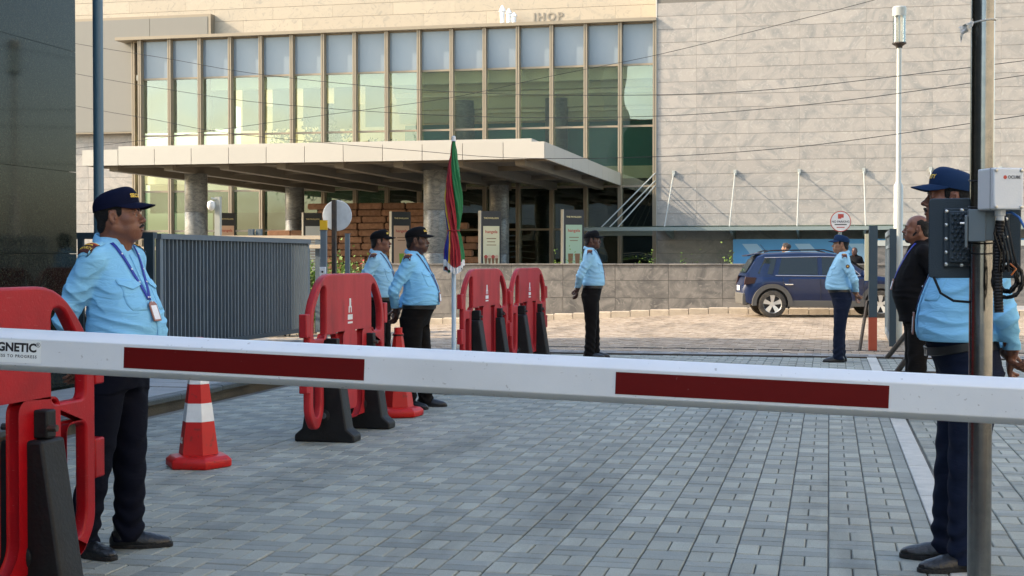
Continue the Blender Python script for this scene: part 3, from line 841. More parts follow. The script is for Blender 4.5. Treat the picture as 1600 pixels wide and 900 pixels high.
def along(u):      # distance along the boom of an image column, on its front face
    t = (u - 800)/FOC
    rx, ry = -_sa + _ca*t, _ca + _sa*t
    a0 = p0 + Vector((dv.y, -dv.x, 0)).normalized() * dd_
    return (a0.y*rx - a0.x*ry) / (dv.x*ry - dv.y*rx)
for ua, ub in ((193, 569), (962, 1390)):
    MB().box(along(ua), along(ub), -dd_-.0011, -dd_-.0002, -.0275, .0235).build('red_stripe', MATS['boom_red'], boom)
xs = along(63)
stk = MB().box(xs-.235, xs, -dd_-.0011, -dd_-.0002, -.0285, .027).build('sticker', MATS['sticker'], boom)
link('lettering', text_mesh('MAGNETIC', .0290, .0001, 'RIGHT', bold=.0012), MATS['ink'], stk, (xs-.011, -dd_-.0014, .0085), UPRIGHT)
link('lettering', text_mesh('ACCESS TO PROGRESS', .0102, .0001, 'RIGHT', bold=.0002, spacing=1.25), MATS['ink'], stk, (xs-.010, -dd_-.0014, -.0125), UPRIGHT)
link('lettering', text_mesh('®', .016, .0001, 'RIGHT'), MATS['ink'], stk, (xs-.001, -dd_-.0014, .0165), UPRIGHT)

# --- red plastic pedestrian barriers
BW, BH = 1.74, 1.255
def barrier_proto(matname):
    w = BW/2
    outer = rounded([(-w, .20), (-w+.16, .06), (-w+.36, .06), (-w+.44, .20), (-.24, .20), (-.16, .10), (.16, .10), (.24, .20), (w-.44, .20), (w-.36, .06), (w-.16, .06), (w, .20), (w, .98), (w-.30, BH), (-w+.30, BH), (-w, .98)],
                    [.05, .05, .05, .03, .03, .03, .03, .03, .03, .05, .05, .05, .16, .14, .14, .16])
    half = [(w, 1.00), (w, .24), (w-.10, .12), (w-.20, .12), (.58, .24), (.58, .80), (.30, .80), (.30, .22), (.21, .12)]
    hr = [.18, .06, .05, .05, .05, .05, .05, .05, .05]
    outer = rounded([(-w+.28, BH), (w-.28, BH)] + half + [(-x, z) for x, z in half[::-1]], [.16, .16] + hr + hr[::-1])
    holes = [rounded([(-.15, .21), (.15, .21), (.15, .80), (-.15, .80)], .05)]
    for s in (-1, 1):
        holes.append(rounded([(s*(w-.08), .78), (s*(w-.08), .97), (s*(w-.25), 1.165), (s*(w-.34), 1.165), (s*(w-.34), .78)], [.04, .1, .06, .05, .04]))
        holes.append(rounded([(s*(w-.075), .28), (s*(w-.075), .68), (s*.65, .68), (s*.65, .27), (s*.69, .21), (s*(w-.12), .21)], .04))
    me = plate([outer] + holes, .055, .012, 2); me.transform(Matrix.Rotation(math.pi/2, 4, 'X')); shade(me, 50); me.materials.append(MATS[matname])
    root = empty('plastic_barrier', (0, 0, 0))
    pn = link('panel', me, None, root)
    for s in (-1, 1):
        for z in (.40, .80):
            zz = z + (.03 if s > 0 else 0)
            MB().box(s*(w-.004), s*(w+.075), -.03, .03, zz, zz+.17).build('hook', MATS[matname], root, bevel=.008)
        ft = empty('foot', (s*.43, 0, 0), 0, parent=root)
        prof = [(-.235, 0), (-.235, .05), (-.165, .10), (-.085, .64), (-.03, .64), (-.03, .12), (.03, .12), (.03, .64), (.085, .64), (.165, .10), (.235, .05), (.235, 0)]
        # foot: broad wedge that straddles the panel
        m_ = Matrix.Rotation(math.pi/2, 4, 'Z')
        MB().prism([(-.235, 0), (-.235, .05), (-.175, .10), (-.09, .655), (.09, .655), (.175, .10), (.235, .05), (.235, 0)], -.085, .085, m_).build('block', MATS['rubber_black'], ft, bevel=.012)
        MB().box(-.035, .035, -.085, .085, .658, .77).build('clamp', MATS['rubber_black'], ft, bevel=.008)
        MB().tube([(-.02, -.12, .70), (-.02, .12, .70)], .014, 8).build('bolt', MATS['iron'], ft, smooth=40)
        MB().lathe([(.001, .012), (.030, .012), (.046, .004), (.046, 0)], 18, Matrix.Translation((-.0855, 0, .20)) @ Matrix.Rotation(-math.pi/2, 4, 'Y')).build('plug', MATS['rubber_black'], ft, smooth=40)
        MB().lathe([(.001, .013), (.022, .013), (.024, .010)], 14, Matrix.Translation((-.0865, 0, .20)) @ Matrix.Rotation(-math.pi/2, 4, 'Y')).build('plug_cap', MATS['bracket_grey'], ft, smooth=40)
    # printed mark: small tower over two short lines
    st_ = MB()
    st_.prism([(-.035, .95), (-.035, 1.0), (-.02, 1.0), (-.02, 1.06), (.02, 1.06), (.02, 1.0), (.035, 1.0), (.035, .95), (.015, .95), (.015, .99), (-.015, .99), (-.015, .95)], -.0292, -.0278)
    st_.box(-.055, .055, -.0292, -.0278, .895, .935); st_.box(-.055, .055, -.0292, -.0278, .865, .880)
    st_.build('printed_mark', MATS['reflective_white'], root)
    return root
bA = barrier_proto('plastic_red')
bB = barrier_proto('plastic_red_faded')
def set_barrier(o, x, y, deg, label):
    o.location = (x, y, 0); o.rotation_euler = (0, 0, R(deg)); tag(o, label, 'barrier', 'red plastic barriers')
set_barrier(bA, -3.07, 4.57, 90, 'bright red plastic barrier that the guard with the badge stands behind')
set_barrier(bB, -3.67, 10.42, 90, 'faded red plastic barrier between the striped cone and the plain red cone')
b3 = copy_tree(bB); set_barrier(b3, -4.02, 16.35, 86, 'dusty red plastic barrier just behind the folded umbrella')
b4 = copy_tree(bB); set_barrier(b4, -3.88, 18.15, 87, 'dusty red plastic barrier linked to the one behind the folded umbrella')

# --- traffic cones
def cone_obj(loc, rz, stripes, label, H=.78):
    t = empty('traffic_cone', loc, R(rz), label, 'cone', 'red traffic cones')
    def hexa(r0, r1, z0, z1, n=6, sq=0.0):
        mb = MB(); M0 = Matrix.Rotation(R(15), 4, 'Z'); mb.lathe([(r0, z0), (r1, z1)], n, M0); return mb
    M0 = Matrix.Rotation(R(15), 4, 'Z')
    MB().lathe([(.215, 0), (.225, .012), (.225, .05), (.195, .075), (.135, .085)], 6, M0).build('base', MATS['cone_red'], t, bevel=.006)
    def rad(z): return .135 - (z-.085) * (.135-.042) / (H-.085)
    cuts = [.085, .30, .42, .545, .61, H] if stripes else [.085, H]
    for i in range(len(cuts)-1):
        z0, z1 = cuts[i], cuts[i+1]; wh = stripes and i in (1, 3)
        MB().lathe([(rad(z0) + (.0015 if wh else 0), z0), (rad(z1) + (.0015 if wh else 0), z1)], 6, M0).build('white_band' if wh else 'body', MATS['reflective_white' if wh else 'cone_red'], t)
    MB().lathe([(.046, H), (.046, H+.02), (.036, H+.025), (.036, H+.07)], 12).build('neck', MATS['cone_red'], t, smooth=40)
    if stripes:
        a = -R(30) - R(15)*0
        q = rad(.19)*math.cos(R(30))
        for k in range(6):
            g = R(15 + 30 + 60*k)
            n_ = Vector((math.cos(g), math.sin(g), 0))
            if n_.y < -.5 and n_.x > -.9:
                mk_ = MB().box(-.034, .034, -.001, .0, -.018, -.002).prism([(-.018, .001), (-.018, .022), (-.006, .022), (-.006, .012), (.006, .012), (.006, .022), (.018, .022), (.018, .001)], -.001, 0)
                mk_.build('printed_mark', MATS['reflective_white'], t, n_*(rad(.18)*.87 + .004) + Vector((0, 0, .175)), (-.16, 0, g + math.pi/2)); break
    else:
        MB().lathe([(.05, H+.0), (.05, H+.012)], 12).build('band', MATS['rubber_black'], t)
    return t
g_ = on_ground(309, 729); cone_obj((g_.x, g_.y, 0), -8, True, 'red traffic cone with two white reflective bands on the grey paving')
g_ = on_ground(622, 650); cone_obj((g_.x, g_.y, 0), 10, False, 'plain red traffic cone without white bands behind the faded barrier', .70)

# --- folded umbrella on a pale pole
g_ = on_ground(709, 613)
um = empty('umbrella', (g_.x, g_.y, 0), 0, 'folded red, green and blue market umbrella on a pale pole', 'umbrella')
MB().lathe([(.24, 0), (.25, .01), (.25, .05), (.22, .07), (.04, .075), (.04, .22), (.03, .22)], 20).build('base', MATS['kerb_dark'], um, smooth=40)
MB().tube([(0, 0, .07), (0, 0, 1.45)], .023, 12).build('pole', MATS['pole_pale'], um, smooth=40)
MB().lathe([(.012, 2.63), (.022, 2.62), (.022, 2.58), (.03, 2.575)], 10).build('finial', MATS['umb_white'], um, smooth=40)
zs = np.linspace(2.58, 1.27, 28)
def ur(z):
    return float(np.interp(z, [1.28, 1.36, 1.48, 1.60, 1.66, 1.72, 1.95, 2.2, 2.45, 2.58], [.088, .088, .080, .062, .048, .060, .074, .062, .034, .018]))
for a0, a1, m_ in ((-84, -30, 'umb_green'), (-30, 20, 'umb_green'), (-128, -84, 'umb_red'), (-166, -128, 'umb_red'), (-174, -166, 'umb_yellow'), (-225, -174, 'umb_blue'), (-262, -225, 'umb_red'), (-340, -262, 'umb_green')):
    rows_ = []; k = a0
    for i, z in enumerate(zs):
        row = []
        for j in range(13):
            v = j/12; g = R(a0 - 40 + (a1-a0)*v) + R(105)*float(np.interp(z, [1.5, 2.5], [1, 0]))
            r_ = ur(z) * (.90 + .30*math.sin(v*math.pi)*min(1, .3 + (2.58-z)*1.6) + .12*math.sin(v*11 + z*7 + k)*min(1, (2.58-z)*2)) + .003*math.sin(z*34 + k)
            row.append((r_*math.cos(g), r_*math.sin(g), z + (.045*math.sin(g*2.3 + 1) if i >= len(zs)-2 else 0)))
        rows_.append(row)
    pn_ = MB().grid(rows_).build('canopy_panel', MATS[m_], um, smooth=60)
    MB().grid([[(x*1.01, y*1.01, z + .004) for x, y, z in rows_[-2]], [(x*1.015, y*1.015, z - .012) for x, y, z in rows_[-1]]]).build('fringe', MATS['umb_white'], pn_, smooth=60)
MB().tube([(.062*math.cos(2*math.pi*k/16), .062*math.sin(2*math.pi*k/16), 1.66) for k in range(16)], .007, 6, closed=True).build('tie', MATS['umb_red'], um)

# --- sliding gate leaf, left
gt = empty('gate', (-9.1, 18.0, 0), 0, 'blue grey steel gate leaf of close upright slats folded back on the left', 'gate')
GL, GH = 5.75, 1.65
MB().box(-.035, .035, 0, .09, .1, GH).build('stile', MATS['gate_paint_light'], gt); MB().box(-.035, .035, GL-.07, GL, .1, GH).build('stile', MATS['gate_paint_light'], gt)
MB().box(-.06, .06, -.02, GL+.02, GH, GH+.075).build('top_rail', MATS['gate_paint_light'], gt); MB().box(-.04, .04, .0, GL, .08, .15).build('bottom_rail', MATS['gate_paint'], gt)
sm1 = MB().box(-.025, .025, -.013, .013, .15, GH).mesh('slat'); sm1.materials.append(MATS['gate_paint_light'])
sm2 = MB().box(-.012, .004, -.03, .03, .15, GH).mesh('slat'); sm2.materials.append(MATS['gate_paint'])
k = 0; y_ = .17
while y_ < GL - .1:
    link('slat', sm1, None, gt, (0, y_, 0)); link('slat', sm2, None, gt, (-.02, y_ + .062, 0)); y_ += .125
# near gate frame between the granite block and the leaf
gf = empty('side_gate', (-9.1, 17.9, 0), 0, 'open blue steel gate frame with a hinge box next to the slatted gate', 'gate')
MB().box(-2.9, .04, -.06, .0, GH, GH+.09).build('top_rail', MATS['gate_paint'], gf)
MB().box(-.10, .04, -.12, -.065, .05, GH+.09).build('post', MATS['gate_paint'], gf)
for x in (-.42, -1.1, -1.8, -2.5): MB().box(x-.04, x+.04, -.055, -.005, .1, GH).build('upright', MATS['gate_paint'], gf)
MB().box(-2.9, -.1, -.055, -.005, .1, .2).build('bottom_rail', MATS['gate_paint'], gf)
MB().box(-.16, -.05, -.20, -.125, 1.15, 1.42).build('hinge_box', MATS['gate_paint'], gf, bevel=.01)

# --- railing and posts behind the gate
def q(u, v, d): return at(u, v, d)
rl = empty('railing', q(360, 500, 27) * Vector((1, 1, 0)) if False else Vector((q(360, 500, 27).x, q(360, 500, 27).y, 0)), 0, 'weathered cream steel railing behind the slatted gate', 'railing')
o0 = rl.location
MB().bar(q(125, 371, 28) - o0, q(508, 371, 26.0) - o0, .07, .07).build('rail', MATS['rail_cream'], rl)
MB().bar(q(125, 372, 27.9) - Vector((0, 0, .22)) - o0, q(508, 385, 25.9) - o0, .07, .07).build('rail', MATS['rail_cream'], rl)
for u in (150, 190, 230, 270, 310, 350, 385, 420, 447, 466, 480, 497):
    d = 28 - (u-125)/383*2
    a = q(u, 371, d); MB().box(-.045, .045, -.03, .03, -a.z+.02, 0).build('upright', MATS['gate_paint_light'], rl, a - o0)
for u in (393, 405):
    a = q(u, 358, 27); MB().box(-.05, .05, -.05, .05, -a.z, 0).build('post', MATS['gate_paint_light'], rl, a - o0)
def post(u, vtop, d, w, m, label, name='gate_post'):
    a = q(u, vtop, d); o = empty(name, (a.x, a.y, 0), R(8), label, 'post')
    MB().box(-w/2, w/2, -w/2, w/2, 0, a.z).build('shaft', MATS[m], o, bevel=.004)
    MB().box(-w/2-.008, w/2+.008, -w/2-.008, w/2+.008, a.z+.001, a.z+.012).build('cap', MATS[m], o)
    return o
p_ = post(506, 361, 23.5, .10, 'gate_paint_light', 'grey square gate post with a white switch box')
sb_ = MB().box(-.05, .05, -.10, -.052, 1.0, 1.24).build('switch_box', MATS['box_grey'], p_, bevel=.005)
for z, m in ((1.16, 'cable_black'), (1.10, 'lamp_red'), (1.05, 'ink')): MB().lathe([(.016, 0), (.018, .012), (.001, .014)], 10, Matrix.Translation((0, -.1, z)) @ Matrix.Rotation(math.pi/2, 4, 'X')).build('push_button', MATS[m], sb_)
MB().box(-.06, .06, -.03, .03, 1.86, 2.02).build('yellow_marker', MATS['yellow_plastic'], p_)
post(543, 366, 23.8, .075, 'gate_paint_light', 'thin grey steel post right of the round sign')
# round sign seen from behind
a = q(528, 337, 24.5)
rs = empty('round_sign', (a.x, a.y, 0), 0, 'back of a round white sign on a dark post', 'sign')
MB().lathe([(.262, -.006), (.268, 0), (.262, .006)], 36, Matrix.Translation((0, -.03, a.z)) @ Matrix.Rotation(math.pi/2, 4, 'X') ).build('disc', MATS['disc_white'], rs, smooth=40)
MB().box(-.075, -.005, -.11, -.04, 0, a.z + .27).build('post', MATS['iron'], rs)
# dome camera post
a = q(333, 324, 30)
cc = empty('camera_post', (a.x + .12, a.y, 0), 0, 'pale post carrying a white dome camera', 'camera')
MB().box(-.06, .06, -.05, .05, 0, a.z + .22).build('post', MATS['steel_white'], cc)
MB().tube([(-.02, -.05, a.z + .16), (-.12, -.08, a.z + .19)], .02, 8).build('arm', MATS['steel_white'], cc)
MB().lathe([(.02, .10), (.075, .07), (.085, .0), (.08, -.04), (.06, -.09), (.02, -.115)], 20, Matrix.Translation((-.12, -.08, a.z + .04))).build('dome', MATS['sign_white'], cc, smooth=50)

# --- blue painted lamp pole left
a = at(155, 300, 14.5)
lp = empty('pole', (a.x, a.y, 0), 0, 'plain blue grey painted pole beside the granite building', 'pole')
MB().lathe([(.052, .1), (.052, 7.0)], 20).build('shaft', MATS['pole_paint'], lp, smooth=40)
MB().lathe([(.11, .1), (.11, .125), (.058, .13)], 20).build('base_plate', MATS['pole_paint'], lp)

# --- street lamp right
a = at(1403, 12, 24)
sl_ = empty('street_lamp', (a.x, a.y, 0), 0, 'slim pale lamp post with a clear cylindrical lantern', 'street lamp')
z1 = at(1403, 290, 24).z; z2 = at(1403, 76, 24).z; zt = a.z
MB().lathe([(.078, 0), (.078, z1), (.042, z1+.06), (.038, z2)], 20).build('shaft', MATS['steel_white'], sl_, smooth=40)
MB().lathe([(.05, z2), (.06, z2+.03), (.12, z2+.07), (.12, z2+.09), (.02, z2+.1)], 20).build('lantern_base', MATS['iron'], sl_, smooth=40)
glass_mat('lantern_glass', (.93, .95, .92), .12)
MB().lathe([(.105, z2+.09), (.105, zt-.16)], 24, cap=False).build('lantern_glass', MATS['lantern_glass'], sl_, smooth=40)
MB().tube([(0, 0, z2+.1), (0, 0, zt-.15)], .018, 8).build('lamp_tube', MATS['soffit'], sl_)
MB().lathe([(.112, zt-.16), (.118, zt-.02), (.10, zt), (.01, zt+.01)], 24).build('lantern_cap', MATS['steel_white'], sl_, smooth=40)

# --- right gate
a = on_ground(1364, 548)
rp = empty('gate_post', (a.x, a.y, 0), R(4), 'tall grey gate post with an orange painted foot', 'post')
zt = EYE + (406-352)/FOC*20.8
MB().box(-.06, .06, -.06, .06, .50, zt).build('shaft', MATS['gate_paint'], rp, bevel=.004)
MB().box(-.059, .059, -.059, .059, 0, .499).build('painted_foot', MATS['orange_paint'], rp)
MB().box(-.12, -.065, -.04, .04, 1.05, 1.75).build('reflector_strip', MATS['poster_cream'], rp)
MB().bar((-.2, -.1, 0), (-.08, 0, .75), .035, .035).build('prop', MATS['iron'], rp)
rg_ = empty('gate', (a.x + .30, a.y + .25, 0), R(-1), 'grey steel gate leaf of upright slats folded back beside the orange footed post', 'gate')
GH2 = zt - .04
MB().box(-.05, .05, 0, .12, .05, GH2).build('stile', MATS['gate_paint'], rg_); MB().box(-.04, .04, 3.7, 3.8, .05, GH2).build('stile', MATS['gate_paint_light'], rg_)
MB().box(-.045, .045, .125, 3.695, GH2-.08, GH2).build('top_rail', MATS['gate_paint_light'], rg_); MB().box(-.04, .04, .125, 3.695, .08, .18).build('bottom_rail', MATS['gate_paint_light'], rg_)
MB().box(-.03, .03, .125, 3.695, 1.55, 1.6).build('middle_rail', MATS['gate_paint_light'], rg_)
for k in range(22):
    y_ = .28 + k*.155; MB().box(-.02, .02, y_-.022, y_+.022, .18, GH2-.08).build('slat', MATS['gate_paint_light'], rg_)
pf = empty('prop_frame', on_ground(1400, 582), 0, 'black steel prop frame with slanted legs by the right gate', 'frame')
o0 = pf.location
MB().tube([on_ground(1386, 560) - o0, at(1430, 505, 18.6) - o0], .035, 8).build('leg', MATS['iron'], pf); MB().tube([on_ground(1402, 582) - o0, at(1436, 535, 16.6) - o0], .035, 8).build('leg', MATS['iron'], pf)
MB().tube([on_ground(1422, 566) - o0, at(1421, 508, 18.8) - o0], .035, 8).build('leg', MATS['iron'], pf)
MB().box(-.1, .9, -.05, .05, 0, .02).build('foot_plate', MATS['iron'], pf)

# --- no parking sign
a = at(1313, 346, 21.0)
npk = empty('no_parking_sign', (a.x, a.y, 0), R(12), 'round white no parking sign with red rim and lettering', 'sign')
Mx = Matrix.Translation((0, 0, a.z)) @ Matrix.Rotation(math.pi/2, 4, 'X')
MB().lathe([(.155, -.004), (.155, .004)], 32, Mx).build('rim', MATS['print_red'], npk)
dsc = MB().lathe([(.143, -.0045), (.143, .0055)], 32, Mx).build('disc', MATS['sign_white'], npk)
link('lettering', text_mesh('NO PARKING', .044, .0003, bold=.001), MATS['ink'], dsc, (0, -.0065, a.z - .005), UPRIGHT)
MB().box(-.09, .09, -.0068, -.0058, a.z-.055, a.z-.04).build('print_line', MATS['ink'], dsc); MB().box(-.06, .06, -.0068, -.0058, a.z-.095, a.z-.082).build('print_line', MATS['print_red'], dsc)
MB().prism([(-.04, a.z+.04), (-.04, a.z+.11), (.045, a.z+.11), (.045, a.z+.055), (.01, a.z+.055), (.01, a.z+.04)], -.0068, -.0058).build('emblem', MATS['print_red'], dsc)
MB().tube([(0, .03, 0), (0, .03, a.z + .1)], .025, 10).build('post', MATS['steel_green'], npk)

# --- steel pole with the reader plate, junction box and cables
a = at(1533, 400, 4.64)
sp = empty('equipment_pole', (a.x, a.y, 0), 0, 'polished steel pole carrying a black panel, a junction box and cables', 'pole')
MB().lathe([(.038, 0), (.038, 3.4)], 32).build('shaft', MATS['steel_polished'], sp, smooth=40)
MB().lathe([(.10, 0), (.10, .012), (.04, .014)], 24).build('base_plate', MATS['steel_polished'], sp)
fw = Vector((-a.x, -a.y, 0)).normalized(); rt_ = Vector((-fw.y, fw.x, 0)); va = math.atan2(rt_.y, rt_.x)     # facing the road
def eq(u, v, d): return at(u, v, d) - sp.location
rot_eq = (math.pi/2, 0, va)
pc = eq(1522, 372, 4.72)
pl_ = plate([rounded([(-.147, -.134), (.147, -.134), (.147, .134), (-.147, .134)], .016)], .012, .003); shade(pl_, 40)
pr = link('panel', pl_, MATS['plate_black'], sp, pc, rot_eq)
ins = plate([rounded([(-.098, -.098), (.11, -.098), (.11, .098), (-.098, .098)], .006)], .022, .003); shade(ins, 40)
i1 = link('raised_frame', ins, MATS['plate_black'], pr, (0, .002, .014))
hs_ = plate([rounded([(-.08, -.085), (.09, -.085), (.09, .085), (-.08, .085)], .004)], .03, .003); shade(hs_, 40)
i2 = link('heat_sink', hs_, MATS['plate_black'], pr, (0, .004, .034))
kn = MB().lathe([(.0062, 0), (.005, .006), (.001, .008)], 8).mesh('stud'); kn.materials.append(MATS['plate_black'])
for i in range(8):
    for j in range(11): link('stud', kn, None, i2, (-.068 + i*.0165 + (j % 2)*.008, -.072 + j*.0145, .0155))
scm = MB().lathe([(.0065, 0), (.0065, .003), (.004, .0055), (.001, .006)], 12).mesh('screw'); scm.materials.append(MATS['screw'])
for x, y in [(-.089, .087), (-.089, .042), (-.089, -.005), (-.089, -.05), (-.089, -.09), (-.04, .09), (-.04, -.092), (.10, .06), (.10, .0), (.10, -.05), (.10, -.09)]: link('screw', scm, None, pr, (x, y + .002, .0252))
# bracket
bk = MB().box(-.055, .0, -.055, .05, 0, .02).box(-.066, -.056, -.075, .03, -.03, .03).build('bracket', MATS['bracket_grey'], sp, eq(1540, 351, 4.585), rot_eq, bevel=.002)
MB().box(-.042, .046, -.0505, .0505, -.01, .012).build('clamp', MATS['bracket_grey'], sp, eq(1532, 352, 4.598), rot_eq, bevel=.003)
for x, y in ((-.02, .028), (-.018, -.026), (-.035, .03), (-.033, -.028)): link('screw', scm, None, sp, eq(1532, 352, 4.585) + rt_*x + Vector((0, 0, y)), rot_eq)
MB().tube([eq(1500, 349, 4.62), eq(1516, 349, 4.60)], .004, 8).build('bolt', MATS['screw'], sp)
# box
bxp = eq(1562, 296, 4.52)
jb = MB().box(-.052, .052, -.066, .066, -.05, .05).build('junction_box', MATS['box_grey'], sp, bxp, (math.pi/2, 0, va + R(30)), bevel=.005, seg=3)
MB().box(-.053, .053, -.067, .067, .028, .0295).build('lid_seam', MATS['bracket_grey'], jb)
for x in (-.044, .044):
    for y in (-.058, .058): link('screw', scm, None, jb, (x, y, .049))
link('lettering', text_mesh('OCUBE', .0135, .0001, 'LEFT', bold=.0003), MATS['ink'], jb, (-.004, .036, .0506))
MB().lathe([(.0062, .0), (.0062, .0006)], 14).build('emblem', MATS['print_red'], jb, (-.013, .036, .0501))
MB().lathe([(.017, .0), (.017, -.018), (.013, -.02), (.013, -.034)], 12, Matrix.Translation(bxp + Vector((0, 0, -.066)))).build('gland', MATS['box_grey'], sp)
cz = bxp + Vector((0, 0, -.10))
cond = []
for k in range(60): cond.append(cz + Vector((0, 0, -.005*k)) - rt_*.006*math.sin(k/60*3))
MB().tube(cond, [.0155 if k % 2 else .0135 for k in range(60)], 12).build('conduit', MATS['cable_black'], sp, smooth=40)
cb = MB(); rc = random.Random(3)
ctr = eq(1574, 436, 4.52)
for k in range(9):
    r0 = rc.uniform(.030, .056); pts = []
    for i in range(26):
        g = 2*math.pi*i/25 + k
        pts.append(ctr + rt_*(r0*.85*math.cos(g) + rc.gauss(0, .002)) + Vector((0, 0, r0*1.1*math.sin(g) + rc.gauss(0, .002))) + fw*(.004*k - .02 + rc.gauss(0, .003)))
    cb.tube(pts, .0042, 6)
cb.build('cable_coil', MATS['cable_black'], sp, smooth=60)
for k in range(5):
    MB().tube([eq(1562 + k, 330, 4.54), eq(1553 + 6*k, 365, 4.51), eq(1563 + 5*k, 395, 4.50), eq(1560 + 8*k, 425, 4.50)], .0036, 6).build('cable', MATS['cable_black'], sp, smooth=60)
MB().tube([eq(1566, 333, 4.55), eq(1580, 332, 4.50), eq(1592, 340, 4.48), eq(1602, 358, 4.46), eq(1606, 390, 4.46)], .004, 8).build('cable', MATS['cable_blue'], sp, smooth=60)
MB().tube([eq(1578, 412, 4.49), eq(1588, 420, 4.48), eq(1580, 430, 4.48)], .003, 6).build('cable', MATS['cable_orange'], sp, smooth=60)
for v in (379, 395, 282, 323):
    MB().tube([(.0405*math.cos(2*math.pi*k/20), .0405*math.sin(2*math.pi*k/20), at(1533, v, 4.64).z + .004*math.sin(2*math.pi*k/20)) for k in range(20)], .0028, 6, closed=True).build('cable_tie', MATS['cable_black'], sp)
MB().tube([eq(1459, 433, 4.70), eq(1470, 458, 4.68), eq(1490, 470, 4.66), eq(1515, 472, 4.66)], .0045, 8).build('cable', MATS['cable_black'], sp, smooth=60)
# scrap of plastic film tied to the pole
fm = MB(); rows_ = []
for i in range(7):
    row = []
    for j in range(6):
        c_ = at(1518 - i*3.3, 34 + i*3.4 + (j-2.5)*(1.2 + i*.5), 4.60) - sp.location
        row.append(c_ + Vector((rc.gauss(0, .003), rc.gauss(0, .006), rc.gauss(0, .003))))
    rows_.append(row)
fo = fm.grid(rows_).build('plastic_scrap', MATS['film'], sp)
MB().tube([(.041*math.cos(2*math.pi*k/20), .041*math.sin(2*math.pi*k/20), at(1533, 36, 4.64).z + .006*math.cos(2*math.pi*k/20)) for k in range(20)], .003, 6, closed=True).build('string', MATS['film'], sp)

# --- overhead wires
def wire(pts, d0, d1, lab, r=.008):
    P3 = [at(u, v, d0 + (d1-d0)*(u+60)/1720) for u, v in pts]
    out = []
    for i in range(len(P3)-1):
        a0, a1, a2, a3 = P3[max(i-1, 0)], P3[i], P3[i+1], P3[min(i+2, len(P3)-1)]
        for k in range(8):
            t = k/8
            out.append(.5*((2*a1) + (a2-a0)*t + (2*a0-5*a1+4*a2-a3)*t*t + (3*a1-a0-3*a2+a3)*t**3))
    out.append(P3[-1])
    c_ = out[0]
    o = MB().tube([p - c_ for p in out], r, 5).build('overhead_wire', MATS['cable_black'], None, c_)
    tag(o, lab, 'wire', 'overhead wires')
wire([(-120, 26), (125, 70), (260, 92), (400, 116), (600, 137), (800, 148), (1025, 149), (1200, 141), (1400, 120), (1950, 52)], 30, 18, 'uppermost long wire sagging in front of the grey spandrel panes', .005)
wire([(-120, 70), (125, 117), (260, 140), (400, 160), (600, 176), (800, 184), (1025, 182), (1200, 170), (1400, 147), (1950, 66)], 30, 18, 'long wire sagging across the middle of the tall window panes', .005)
wire([(-120, 118), (125, 167), (240, 187), (340, 206), (480, 221), (640, 235), (800, 247), (1000, 246), (1200, 234), (1400, 210), (1950, 128)], 30, 18, 'lowest long wire crossing the cream canopy fascia', .005)
wire([(-60, 252), (130, 231), (280, 212), (480, 184), (700, 154), (860, 120), (1025, 87), (1200, 44), (1400, -8), (1750, -105)], 28, 20, 'wire climbing steeply across the glazing and the stone wall', .0045)

